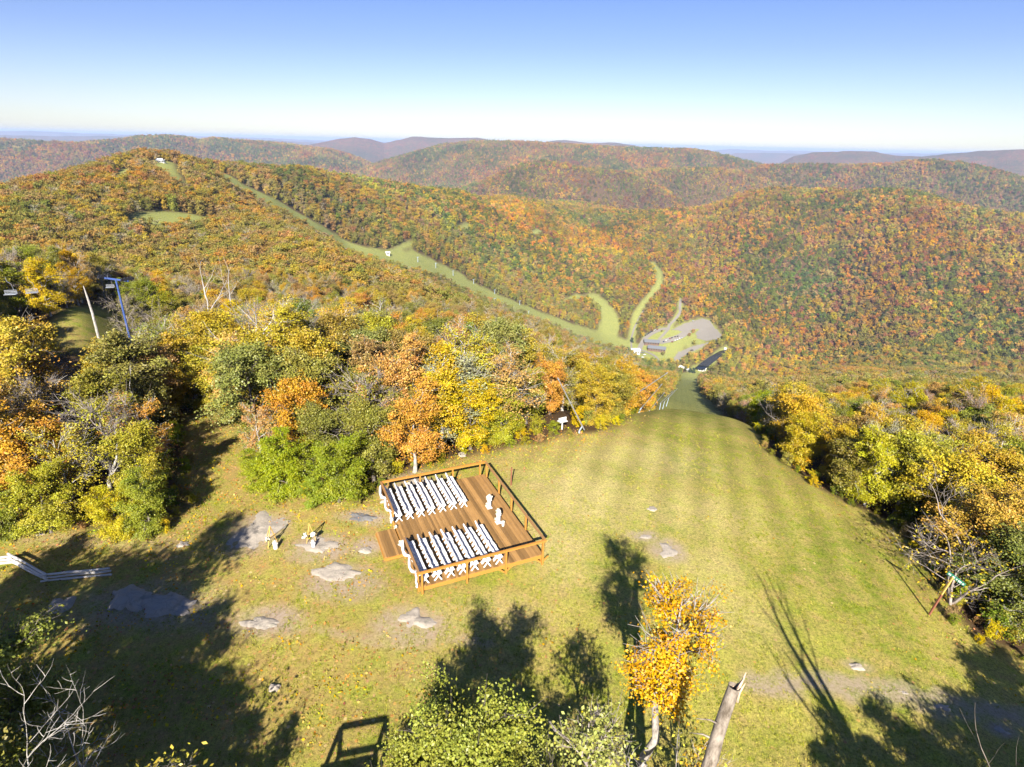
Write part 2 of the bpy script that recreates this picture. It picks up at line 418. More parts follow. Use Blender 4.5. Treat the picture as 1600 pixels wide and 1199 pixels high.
def simple(name, col, rough=0.6, metal=0.0, var=0.12, scale=6.0, spec=0.3):
    k = NT(name); n = k.noise(k.co(), scale, 4)
    c = k.mix(n, tuple(x * (1 - var) for x in col), tuple(min(1, x * (1 + var)) for x in col))
    return k.pbr(c, rough, metal, k.bump(n, 0.15, 0.02), spec)

def leaf_material(name, inst):
    k = NT(name)
    base = k.attr('tcol', 'INSTANCER', 'Color') if inst else k.n('ShaderNodeObjectInfo').outputs['Color']
    rnd = k.attr('tint')
    hsv = k.n('ShaderNodeHueSaturation'); k.l(base, hsv.inputs['Color'])
    k.l(k.math('MULTIPLY_ADD', rnd, 0.045, 0.487), hsv.inputs['Hue']); hsv.inputs['Saturation'].default_value = 1.05
    k.l(k.math('MULTIPLY_ADD', k.attr('tval'), 0.7, 0.62), hsv.inputs['Value'])
    col = hsv.outputs[0]
    d = k.n('ShaderNodeBsdfDiffuse'); k.l(col, d.inputs[0])
    t = k.n('ShaderNodeBsdfTranslucent'); k.l(col, t.inputs[0])
    g = k.n('ShaderNodeBsdfGlossy'); g.inputs['Roughness'].default_value = 0.5; g.inputs[0].default_value = (1, 1, 1, 1)
    m = k.n('ShaderNodeMixShader'); m.inputs[0].default_value = 0.14; k.l(d.outputs[0], m.inputs[1]); k.l(t.outputs[0], m.inputs[2])
    if inst: k.l(m.outputs[0], k.o.inputs[0])
    else:
        m2 = k.n('ShaderNodeMixShader'); m2.inputs[0].default_value = 0.03; k.l(m.outputs[0], m2.inputs[1]); k.l(g.outputs[0], m2.inputs[2]); k.l(m2.outputs[0], k.o.inputs[0])
    return k.m
def bark_material(name, a, b):
    k = NT(name); n = k.noise(k.map(k.co(), (1, 1, 0.35)), 5, 6, 0.7)
    return k.pbr(k.ramp(n, [(0.35, a), (0.65, b)]), 0.9, 0, k.bump(n, 0.6, 0.05), 0.1)
M = {}
M['leaf'] = leaf_material('leaves', False)
M['leaf_far'] = leaf_material('leaves_of_forest', True)
M['bark'] = bark_material('grey_bark', (0.08, 0.065, 0.05), (0.24, 0.21, 0.18))
M['pale_bark'] = bark_material('pale_bark', (0.2, 0.18, 0.15), (0.6, 0.57, 0.52))
M['dead_wood'] = bark_material('silvery_dead_wood', (0.22, 0.2, 0.18), (0.55, 0.52, 0.48))
M['twig'] = bark_material('twig_bark', (0.17, 0.14, 0.125), (0.40, 0.35, 0.31))

def ground_material():
    k = NT('meadow_and_forest_floor'); P = k.co('Object')
    op = k.attr('open'); dirt = k.attr('dirt'); dry = k.attr('dry'); dist = k.attr('dist')
    n1 = k.noise(P, 0.12, 5, 0.62); n2 = k.noise(P, 0.9, 6, 0.7); n3 = k.noise(P, 7, 4, 0.75); n4 = k.noise(P, 28, 3, 0.8)
    g = k.mix(k.ramp(n1, [(.36, 0.0), (.64, 1.0)]), (0.17, 0.225, 0.018), (0.40, 0.37, 0.075))
    g = k.mix(k.ramp(n2, [(0.38, 0.0), (0.68, 1.0)]), g, (0.38, 0.29, 0.095))
    g = k.mix(k.math('MULTIPLY', dry, k.ramp(n2, [(0.25, 0.45), (0.6, 1.0)])), g, (0.50, 0.42, 0.18))
    fine = k.math('ADD', k.math('MULTIPLY', n3, 0.55), k.math('MULTIPLY', n4, 0.45))
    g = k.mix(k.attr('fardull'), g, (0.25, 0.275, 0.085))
    g = k.mix(1.0, g, k.ramp(fine, [(0.36, (0.30, 0.34, 0.28)), (0.51, (1, 1, 1)), (0.66, (1.6, 1.5, 1.35))]), 'MULTIPLY')
    # mown bands and wheel lines running down the slope
    wv = k.n('ShaderNodeTexWave', wave_type='BANDS', bands_direction='X', wave_profile='SIN')
    k.l(k.map(P, (1, 1, 1), (0, 0, R_(17))), wv.inputs['Vector']); wv.inputs['Scale'].default_value = 0.12; wv.inputs['Distortion'].default_value = 0.7; wv.inputs['Detail'].default_value = 2
    wv2 = k.n('ShaderNodeTexWave', wave_type='BANDS', bands_direction='Y', wave_profile='SIN')
    k.l(k.map(P, (1, 1, 1), (0, 0, R_(25))), wv2.inputs['Vector']); wv2.inputs['Scale'].default_value = 0.075; wv2.inputs['Distortion'].default_value = 4; wv2.inputs['Detail'].default_value = 2
    bands = k.math('MULTIPLY_ADD', k.math('ADD', wv.outputs[1], k.math('MULTIPLY', wv2.outputs[1], 0.12)), 0.30, 0.84)
    bn = k.n('ShaderNodeCombineColor'); [k.l(bands, bn.inputs[i]) for i in range(3)]
    g = k.mix(k.attr('slope'), g, k.mix(1.0, g, bn.outputs[0], 'MULTIPLY'))
    # fallen leaves
    lv = k.n('ShaderNodeTexVoronoi'); k.l(P, lv.inputs['Vector']); lv.inputs['Scale'].default_value = 4.2
    spot = k.math('MULTIPLY', k.math('LESS_THAN', lv.outputs['Distance'], 0.30), k.math('GREATER_THAN', k.n('ShaderNodeSeparateColor').outputs[0], 2.0))
    sep = k.n('ShaderNodeSeparateColor'); k.l(lv.outputs['Color'], sep.inputs[0])
    lit = k.math('MULTIPLY', k.attr('litter'), k.math('MULTIPLY_ADD', n2, 2.0, -0.55), clamp=True)
    spot = k.math('MULTIPLY', k.math('LESS_THAN', lv.outputs['Distance'], 0.32), k.math('LESS_THAN', sep.outputs[0], lit))
    lc = k.ramp(sep.outputs[1], [(0.0, (0.42, 0.2, 0.06)), (0.4, (0.5, 0.3, 0.08)), (0.75, (0.36, 0.17, 0.08)), (1.0, (0.6, 0.45, 0.2))])
    g = k.mix(k.math('MULTIPLY', lit, 0.75), g, (0.32, 0.175, 0.075))
    g = k.mix(k.math('MULTIPLY', spot, 0.85), g, lc)
    d = k.mix(n3, (0.27, 0.2, 0.14), (0.46, 0.37, 0.29))
    g = k.mix(k.math('MULTIPLY', dirt, k.ramp(k.math('ADD', k.math('MULTIPLY', n2, 0.5), k.math('MULTIPLY', n3, 0.5)), [(0.36, 0.15), (0.58, 1.0)]), clamp=True), g, d)
    # forest floor
    f = k.mix(n3, (0.05, 0.035, 0.02), (0.13, 0.075, 0.035))
    # wooded hills too far for single trees: crowns as a cell pattern
    def crowns(sc):
        vt = k.n('ShaderNodeTexVoronoi'); k.l(k.map(P, (1, 1, 0.25)), vt.inputs['Vector']); vt.inputs['Scale'].default_value = sc
        s2 = k.n('ShaderNodeSeparateColor'); k.l(vt.outputs['Color'], s2.inputs[0])
        c = k.ramp(s2.outputs[0], [(0.0, (0.045, 0.06, 0.02)), (0.25, (0.10, 0.085, 0.03)), (0.5, (0.20, 0.105, 0.04)), (0.72, (0.22, 0.075, 0.045)), (0.9, (0.15, 0.04, 0.045)), (1.0, (0.27, 0.19, 0.05))])
        return c, vt.outputs['Distance']
    c1, h1 = crowns(0.085); c2, h2 = crowns(0.03)
    big = k.noise(P, 0.0016, 5, 0.6)
    far = k.mix(0.4, c1, c2)
    far = k.mix(k.ramp(big, [(0.42, 0.0), (0.66, 0.75)]), far, (0.055, 0.062, 0.028))
    fl = k.mix(dist, f, far)
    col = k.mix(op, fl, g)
    hgt = k.mix(dist, fine, k.math('MULTIPLY_ADD', h1, -1.0, 1.0))
    bump_near = k.bump(fine, 0.55, 0.12); bump_far = k.bump(k.math('MULTIPLY_ADD', h1, -1, 1), 1.0, 9.0)
    nm = k.n('ShaderNodeMix', data_type='VECTOR'); k.l(dist, nm.inputs[0]); k.l(bump_near, nm.inputs[4]); k.l(bump_far, nm.inputs[5])
    return k.pbr(col, 0.95, 0, nm.outputs[1], 0.1)
M['ground'] = ground_material()

# ------------------------------------------------------------------ the ground: one sheet from under the camera to the horizon
def build_ground():
    az = np.concatenate([np.arange(-180, -64, 4.0), np.arange(-64, 64.01, 0.16), np.arange(68, 180, 4.0)])
    r = np.concatenate([np.linspace(1.2, 14, 14, endpoint=False), np.exp(np.linspace(math.log(14), math.log(60), 150, endpoint=False)),
                        np.exp(np.linspace(math.log(60), math.log(3200), 300, endpoint=False)), np.exp(np.linspace(math.log(3200), math.log(46000), 200))])
    na, nr = len(az), len(r)
    AZ, RR = np.meshgrid(az, r); AZ = AZ.ravel(); RR = RR.ravel()
    x = RR * np.sin(np.radians(AZ)); y = RR * np.cos(np.radians(AZ)); z = terrain(AZ, RR)
    V = np.c_[x, y, z]
    i = np.arange(na); j = (i + 1) % na
    F = np.concatenate([np.stack([k * na + i, k * na + na + i, k * na + na + j, k * na + j], 1) for k in range(nr - 1)])
    V = np.concatenate([V, [[0, 0, Hs(0, 0.1)]]])
    od = np.full(len(V), 200.0)
    m = RR < 3000
    od[:-1][m] = open_dist(x[m], y[m]); od[-1] = -20
    wob = np.concatenate([(fbm(x / 2.5, y / 2.5, 3) - 0.5) * np.clip(RR / 25, 0.6, 5), [0]])
    op = 1 - sstep(-0.7, 0.9, (od + wob) / np.concatenate([np.clip(RR / 45, 1, 6), [1]]))
    X = V[:, 0]; Y = V[:, 1]; RA = np.hypot(X, Y)
    near = RA < 120
    dirt = np.zeros(len(V)); dry = np.zeros(len(V))
    def blob(u, v, ru, rv, k=1.0, arr=dirt, soft=0.6):
        c = flat(u, v, -0.4); rx = abs(flat(u + ru, v, -0.4)[0] - c[0]); ry = abs(flat(u, v - rv, -0.4)[1] - c[1])
        q = np.hypot((X - c[0]) / rx, (Y - c[1]) / ry) + 0.5 * (fbm(X * 0.9 + u, Y * 0.9, 3) - 0.5)
        np.maximum(arr, k * (1 - sstep(1 - soft, 1 + soft * 0.6, q)), out=arr)
    for q in [(405,840,52,34),(500,862,52,24),(535,915,62,30,.9),(572,858,26,16),(572,812,44,14),(640,978,60,32,.9),(1045,848,34,20,.9),(1010,826,26,10),
              (420,978,60,26),(240,960,120,40,.8),(1350,1014,24,12,.7),(1495,1072,50,22,.9),(1585,1100,30,14),(640,755,60,22,.8),
              (380,870,50,14,.5),(540,930,50,20,.6),(600,1005,60,10,.5),(160,860,160,14,.35)]: blob(*q)
    for q in [(900,760,110,60,.9),(870,840,60,60,.8),(1000,690,150,40,.6),(760,960,110,40,.55),(1060,780,160,50,.5),(1110,870,60,40,.5),(820,700,80,25,.4),(950,650,80,16,.5),
              (1150,930,60,60,.35),(700,1050,100,50,.25)]: blob(*q, arr=dry, soft=0.9)
    tr = [tuple(flat(u, v, -0.5)[:2]) for u, v in [(1180,1052),(1280,1048),(1380,1052),(1450,1058),(1540,1072),(1640,1085)]]
    t = seg_dist(X, Y, tr); np.maximum(dirt, 0.95 * (1 - sstep(0.15, 1.0, t + 1.0 * (fbm(X * 1.3, Y * 1.3, 3) - 0.5))), out=dirt)
    tr = [tuple(flat(u, v, -0.5)[:2]) for u, v in [(440,985),(560,1000),(700,1000),(760,1003)]]
    t = seg_dist(X, Y, tr); np.maximum(dirt, 0.45 * (1 - sstep(0.1, 0.5, t + 0.7 * (fbm(X * 1.9, Y * 1.9, 3) - 0.5))), out=dirt)
    dirt[RA > 120] = 0; dry[RA > 120] = 0
    # slope below the crest, far trails
    slope = sstep(27, 40, X * 0.5 + Y * 0.87) * (X > -20) * (1 - .75 * sstep(58, 85, RA))
    litter = np.clip(0.70 - (X + 6) / 18.0, 0.05, 0.85) * (RA < 80) * (Y < 60)
    litter = np.maximum(litter, np.where(RA < 90, 0.8 * (1 - sstep(0, 5, -od)), 0))
    litter = np.where(X > 12, np.minimum(litter, 0.30), litter)
    dry = np.where(RA > 300, 0.0, dry)
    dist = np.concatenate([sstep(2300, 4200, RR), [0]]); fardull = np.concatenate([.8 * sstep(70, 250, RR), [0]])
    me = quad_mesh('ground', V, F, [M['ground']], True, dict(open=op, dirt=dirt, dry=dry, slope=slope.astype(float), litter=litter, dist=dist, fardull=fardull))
    bm = bmesh.new(); bm.from_mesh(me); bm.verts.ensure_lookup_table()
    c = bm.verts[len(V) - 1]
    for a in range(na): bm.faces.new((c, bm.verts[a], bm.verts[(a + 1) % na])).smooth = True
    bm.to_mesh(me); bm.free()
    return tag(link('ground', me), kind='structure')
build_ground()
# ------------------------------------------------------------------ trees
def unit(v):
    v = np.asarray(v, float); return v / (np.linalg.norm(v, axis=-1, keepdims=True) + 1e-9)
def leaves_np(g, C, N, size, aspect=1.5, spread=0.5):
    """rhombic leaves: centres C, preferred normals N"""
    n = len(C)
    nn = unit(N + spread * g.normal(size=(n, 3)))
    t = unit(np.cross(nn, g.normal(size=(n, 3)))); b = np.cross(nn, t)
    s = size * (0.65 + 0.7 * g.random(n))[:, None]
    V = np.stack([C - t * s * aspect * .5, C + b * s * .5 - nn * s * .08, C + t * s * aspect * .5, C - b * s * .5 - nn * s * .08], 1).reshape(-1, 3)
    F = np.arange(n * 4).reshape(n, 4)
    return V, F
class Tubes:
    def __init__(s): s.V = []; s.F = []; s.n = 0
    def add(s, P, rad, n):
        V, F = tube_np(np.asarray(P, float), rad, n); s.V.append(V); s.F.append(F + s.n); s.n += len(V)
    def mesh(s, name, mat):
        return quad_mesh(name, np.concatenate(s.V), np.concatenate(s.F), [mat], True)
def bend(g, a, b, n, wob, sag=0.0):
    t = np.linspace(0, 1, n)[:, None]
    L = np.linalg.norm(b - a)
    P = a + (b - a) * t + g.normal(size=(n, 3)) * wob * L * (np.sin(t * np.pi) ** 0.7)
    P[:, 2] += (sag * L * np.sin(t * np.pi))[:, 0]
    return P
def make_tree(seed, h, cr, base, nl, per, lsize, mat, bark, n_limb=10, sub=4, flat_=0.35, twigs=0, crad=0.75, lean=0.03, shape=0.75, tsize=1.0, low=False):
    """one broadleaf tree: a tapered trunk with limbs, and a crown of leaf sprays at the limbs' ends.
    h height, cr crown radius, base share of the height below the crown, nl sprays... returns (trunk mesh, crown mesh)"""
    g = np.random.default_rng(seed)
    T = Tubes(); ns = 5 if low else 8
    top = np.array([lean * h * g.normal(), lean * h * g.normal(), h * 0.86])
    tp = bend(g, np.array([0, 0, -0.25]), top, 9, 0.018)
    tr = np.interp(np.linspace(0, 1, 9), [0, .08, 1], [0.024 * h * tsize + .03, 0.017 * h * tsize + .02, 0.02])
    T.add(tp, tr, ns)
    cl = []
    for i in range(n_limb):
        f = base * 0.85 + (0.93 - base * 0.85) * (i + g.random() * .8) / n_limb
        k = f * 8; j = int(min(k, 7)); p0 = tp[j] + (tp[j + 1] - tp[j]) * (k - j)
        r0 = np.interp(f, np.linspace(0, 1, 9), tr)
        t = (f - base) / (1 - base); t = min(max(t, 0.0), 1)
        env = cr * (math.sin(math.pi * (0.16 + 0.76 * t ** shape)) ** 0.75) * (0.5 + 0.8 * g.random())
        ph = 2.4 * i + g.normal() * .6
        rise = env * (0.45 + 0.95 * t) * (0.6 + 0.8 * g.random())
        tip = p0 + np.array([math.cos(ph) * env, math.sin(ph) * env, rise]); tip[2] = min(tip[2], h * 0.97)
        LP = bend(g, p0, tip, 6, 0.06, 0.08)
        T.add(LP, np.linspace(r0 * .55, 0.012 + .004 * h * .2, 6), 4 if low else 5)
        for q in range(sub):
            s0 = 0.3 + 0.7 * (q + g.random()) / sub; kk = s0 * 5; jj = int(min(kk, 4)); b0 = LP[jj] + (LP[jj + 1] - LP[jj]) * (kk - jj)
            d = unit(np.array([math.cos(ph + g.normal() * .9), math.sin(ph + g.normal() * .9), 0.35 + 0.35 * g.normal() + .45 * t]))
            L = env * (0.30 + 0.45 * g.random()) + 0.3
            e = b0 + d * L; e[2] = min(e[2], h)
            SP = bend(g, b0, e, 4, 0.08)
            T.add(SP, np.linspace(max(r0 * .2, .018), 0.008, 4), 3 if low else 4)
            for w in range(2 if low else 4):
                u_ = .35 + .75 * g.random(); cl.append((b0 + (e - b0) * u_ + g.normal(size=3) * .22 * L, d))
            for w in range(twigs):
                d2 = unit(d + g.normal(size=3) * .7 + np.array([0, 0, .45])); tw = e + d2 * L * (0.4 + .6 * g.random()) if w % 2 else b0 + (e - b0) * .6 + d2 * L * (.5 + .5 * g.random())
                T.add(bend(g, SP[1 + w % 3], tw, 3, 0.08), np.array([0.012, .009, .004]) * max(1, h / 8), 3)
    cl.append((top + [0, 0, h * .05], np.array([0, 0, 1.0])))
    if len(cl) > nl: cl = [cl[q] for q in g.permutation(len(cl))[:nl]]
    ax = np.array([0, 0, h * (base + 1) / 2])
    C = []; N = []; ti = []; tv = []
    for c, d in cl:
        out = unit(c - ax * [1, 1, .85]); nrm = unit(out * .5 + np.array([0, 0, 0.75]))
        m = int(per * (0.4 + 1.2 * g.random())); rad = crad * (0.55 + .8 * g.random())
        q = g.normal(size=(m, 3)) * rad * .46
        q -= nrm * (q @ nrm)[:, None] * (1 - flat_)
        q += np.outer(g.normal(size=m) * rad * .55, unit(d + nrm * -.1))
        q[:, 2] -= 0.25 * (q ** 2).sum(1) / rad
        C.append(c + q); N.append(np.tile(nrm, (m, 1))); ti.append(np.full(m, g.random())); tv.append(np.full(m, g.random()))
    C = np.concatenate(C); N = np.concatenate(N); ti = np.concatenate(ti); tv = np.concatenate(tv)
    keep = C[:, 2] > 0.15; C = C[keep]; N = N[keep]; ti = ti[keep]; tv = tv[keep]
    V, F = leaves_np(g, C, N, lsize, 1.5, 0.75)
    ti = np.clip(.65 * ti + .35 * g.random(len(C)), 0, 1); tv = np.clip(.5 * tv + .5 * g.random(len(C)), 0, 1)
    me = quad_mesh('crown', V, F, [mat], False, dict(tint=np.repeat(ti, 4), tval=np.repeat(tv, 4)))
    return T.mesh('trunk', bark), me
def grow(g, T, p, d, L, r, depth, nseg, spread, kids, gnarl, up, ends):
    n = max(3, nseg); P = [p]; dd = d
    for i in range(n):
        dd = unit(dd + g.normal(size=3) * gnarl + np.array([0, 0, up])); P.append(P[-1] + dd * L / n)
    P = np.array(P); r1 = r * (0.5 if depth > 0 else 0.25)
    T.add(P, np.linspace(r, r1, len(P)), 7 if r > .06 else (4 if r > .015 else 3))
    if depth == 0: ends.append((P[-1], dd)); return
    for k in range(kids):
        f = 0.3 + 0.7 * (k + g.random()) / kids; kk = f * n; j = int(min(kk, n - 1)); b = P[j] + (P[j + 1] - P[j]) * (kk - j)
        v = unit(np.cross(dd, g.normal(size=3))); nd = unit(dd * (1 - spread * .5) + v * spread)
        grow(g, T, b, nd, L * (0.45 + .3 * g.random()), max(r1 * (0.55 + .3 * g.random()), .005), depth - 1, nseg, spread, kids, gnarl, up, ends)
    grow(g, T, P[-1], dd, L * .6, r1, depth - 1, nseg, spread, kids, gnarl, up, ends)
def make_bare(seed, L, r, depth, mat, spread=0.8, kids=3, gnarl=0.12, up=0.05, lean=(0, 0), stems=1, sprd=0.4, leaf=None, lsize=.14, per=4, height=6.0):
    g = np.random.default_rng(seed); T = Tubes(); ends = []
    for s in range(stems):
        d = unit(np.array([lean[0] + (sprd * g.normal() if stems > 1 else 0), lean[1] + (sprd * g.normal() if stems > 1 else 0), 1.0]))
        grow(g, T, np.array([0.12 * g.normal() * (stems > 1), 0.12 * g.normal() * (stems > 1), -.2]), d, L * (.8 + .4 * g.random() if stems > 1 else 1), r, depth, 5, spread, kids, gnarl, up, ends)
    k_ = height / max(v[:, 2].max() for v in T.V); T.V = [v * k_ for v in T.V]
    me = T.mesh('trunk', mat); cm = None
    if leaf is not None:
        E_ = np.array([e[0] for e in ends]) * k_; C = np.repeat(E_, per, 0) + g.normal(size=(len(E_) * per, 3)) * .16
        V, F = leaves_np(g, C, np.tile([0, 0, .6], (len(C), 1)), lsize, 1.6, 1.0)
        cm = quad_mesh('crown', V, F, [leaf], False, dict(tint=np.repeat(g.random(len(C)), 4), tval=np.repeat(g.random(len(C)), 4)))
    return me, cm

NEAR = []       # (trunk, crown) pairs of unit kinds, height 8 m
NEAR.append(make_tree(1, 8, 1.5, .16, 300, 95, .09, M['leaf'], M['bark'], 15, 6, crad=.46, twigs=2))
NEAR.append(make_tree(2, 8, 1.7, .20, 300, 95, .09, M['leaf'], M['pale_bark'], 14, 6, crad=.48, flat_=.3, twigs=2))
NEAR.append(make_tree(3, 8, 1.2, .13, 280, 95, .088, M['leaf'], M['bark'], 17, 5, crad=.44, flat_=.5, twigs=2))
NEAR.append(make_tree(4, 8, 1.6, .22, 290, 95, .09, M['leaf'], M['bark'], 13, 7, crad=.5, flat_=.25, twigs=2, shape=.55))
NEAR.append(make_tree(5, 8, 1.5, .2, 220, 34, .088, M['leaf'], M['pale_bark'], 14, 6, crad=.5, twigs=5))       # thin, half bare
NEAR.append(make_tree(6, 8, 1.6, .2, 150, 11, .09, M['leaf'], M['twig'], 15, 6, crad=.5, twigs=7))             # nearly bare
NEAR.append(make_tree(7, 8, 1.9, .03, 360, 95, .09, M['leaf'], M['bark'], 18, 6, crad=.52, flat_=.4, shape=1.0, twigs=1))     # leafy to the ground
MID = [make_tree(20 + k, 8.6, 2.3 + .3 * (k % 3), .12, 75, 28, .36, M['leaf_far'], M['bark'], 12, 4, flat_=[.45, .35, .6, .5][k], crad=.95, low=True) for k in range(4)]
MID.append(make_tree(25, 8.4, 2.2, .18, 60, 9, .32, M['leaf_far'], M['pale_bark'], 12, 4, crad=.9, twigs=4, low=True))       # thin greyish
MID.append(make_tree(26, 11, 1.3, .04, 60, 22, .42, M['leaf_far'], M['bark'], 14, 3, flat_=.4, crad=.8, shape=.35, low=True))      # conifer-like, narrow
FAR = [make_tree(40 + k, 9.5, 3.0 + .4 * (k % 3), .10, 34, 12, .9, M['leaf_far'], M['bark'], 9, 3, flat_=.6, crad=1.4, low=True) for k in range(4)]

PAL = {   # real leaf colours, linear
 'yellow':       (0.43, 0.30, 0.032), 'gold':   (0.49, 0.31, 0.036), 'orange': (0.52, 0.245, 0.050), 'rust': (0.38, 0.225, 0.095),
 'pink':         (0.50, 0.27, 0.10), 'red':    (0.37, 0.125, 0.07), 'lime':  (0.25, 0.235, 0.030), 'green': (0.15, 0.18, 0.028),
 'olive':        (0.26, 0.225, 0.056), 'deep': (0.08, 0.11, 0.034), 'grey': (0.31, 0.235, 0.145), 'wine': (0.28, 0.11, 0.09)}
WORD = {'yellow': 'yellow', 'gold': 'golden', 'orange': 'orange', 'rust': 'rust brown', 'pink': 'pale salmon', 'red': 'red', 'lime': 'lime green', 'green': 'green', 'olive': 'olive', 'deep': 'dark green', 'grey': 'grey-brown', 'wine': 'wine red'}
def jitter(c, g, a=.16):
    return tuple(np.clip(np.array(c) * (1 + a * g.normal(size=3) * [.5, .6, .5]) * (1 + a * g.normal() * .6), 0.004, .7))

def mute(c, r):
    k = np.interp(r, [90, 200, 800, 1200, 4000], [0, .46, .42, .16, .25])[:, None]
    return c * (1 - k) + np.array([.275, .21, .078]) * k
def stands(c, x, y):
    b = 0.62 + .80 * fbm(x / 75 + 3, y / 75 + 1, 3); w_ = (fbm(x / 210 + 60, y / 210 + 7, 3) - .5)[:, None]
    return c * b[:, None] * (1 + w_ * np.array([.7, .1, -.3]))
def candidates(r0, r1, s0, s1, seed, amax=50):
    """jittered points, spacing growing with distance from s0 to s1"""
    g = np.random.default_rng(seed); P = []
    r = r0
    while r < r1:
        s = s0 + (s1 - s0) * (math.log(r / r0) / math.log(r1 / r0))
        n = int(R_(2 * amax) * r / s)
        a = (np.arange(n) + g.random() + g.uniform(-.36, .36, n)) * (2 * amax / n) - amax
        rr = r + g.uniform(-.4, .4, n) * s
        P.append(np.c_[a, rr, np.full(n, s)]); r += s * .9
    return np.concatenate(P)
_AZB = np.arange(-52, 52.01, 0.5)
def horizon_table():
    rs = np.exp(np.linspace(math.log(20), math.log(5200), 320))
    AZ, RR = np.meshgrid(_AZB, rs); z = terrain(AZ.ravel(), RR.ravel()).reshape(AZ.shape)
    can = np.where(open_dist((RR * np.sin(np.radians(AZ))).ravel(), (RR * np.cos(np.radians(AZ))).ravel()).reshape(AZ.shape) > 2, 5.5, 0.0)
    sl = (z + can - EYE) / RR
    return rs, np.maximum.accumulate(sl, axis=0)
_hr, _ht = horizon_table()
def seen(az, r, ztop, slack):
    i = np.clip(np.searchsorted(_hr, r * 0.97) - 1, 0, len(_hr) - 1); j = np.clip(np.round((az - _AZB[0]) / 0.5).astype(int), 0, len(_AZB) - 1)
    return (ztop + slack - EYE) / r > _ht[i, j]
def pick_colour(az, r, x, y, g):
    """shares of leaf colours by region and by slow noise"""
    n = len(az); names = list(PAL); Wt = np.zeros((n, len(names)))
    def w(m, **kw):
        for k, v in kw.items(): Wt[m, names.index(k)] = v
    left = az < 14
    a = r < 75
    w(a & left, yellow=3.6, gold=3.6, orange=3.2, rust=.5, pink=1.0, lime=3, green=2.2, olive=2.4, grey=.5)
    w(a & ~left, yellow=3.4, gold=1.8, orange=.6, lime=3.4, olive=1.8, green=1.2, pink=.6, grey=.5)
    b = (r >= 75) & (r < 170)
    w(b & left, yellow=1.6, gold=2.2, orange=1.1, rust=1.8, pink=1.4, lime=1.2, olive=3.6, grey=2.4, green=.6)
    w(b & ~left, yellow=3, gold=2.4, orange=1.4, rust=1, pink=1, lime=2, olive=2, green=1.0, red=.4, grey=.8)
    c = (r >= 170) & (r < 900)
    w(c, rust=2.4, olive=4.8, gold=1.3, orange=.6, pink=.7, grey=2.4, green=1.3, yellow=.7, red=.1, lime=.8)
    d = r >= 900
    w(d, gold=2.2, orange=1.8, olive=2.8, rust=1.7, green=1.5, yellow=1.2, red=.35, pink=.8, lime=1.0, deep=.5, wine=.2)
    e = d & (az > 14) & (r > 1050)
    w(e, gold=1.3, orange=1.4, olive=2.6, rust=2.2, green=2.0, yellow=.6, red=.6, pink=.7, lime=.4, deep=1.3, wine=.5)
    f = r > 2200
    w(f, gold=.6, orange=1.2, olive=2.4, rust=2.4, green=1.6, yellow=.2, red=.9, pink=.5, lime=.1, deep=1.3, wine=.8)
    n1 = fbm(x / 140 + 9, y / 140 + 5, 3); n2 = fbm(x / 90 + 40, y / 90 + 2, 3)
    for k in ('deep', 'green'): Wt[:, names.index(k)] *= np.where(r < 150, .6, 0.25 + 5.5 * sstep(.46, .68, n1))
    for k in ('orange', 'red', 'wine'): Wt[:, names.index(k)] *= 0.35 + 2.2 * sstep(.4, .65, n2)
    for k in ('olive', 'grey'): Wt[:, names.index(k)] *= 0.5 + 1.4 * sstep(.4, .65, 1 - n2)
    v = (az > 1) & (az < 19) & (r < 95); Wt[v] = 0; w(v, yellow=3, gold=3.4, orange=2.6, lime=2.0, olive=.8, pink=.5)
    cum = np.cumsum(Wt, 1); u = g.random(n)[:, None] * cum[:, -1:]
    return np.array(names)[(u > cum).sum(1).clip(0, len(names) - 1)]

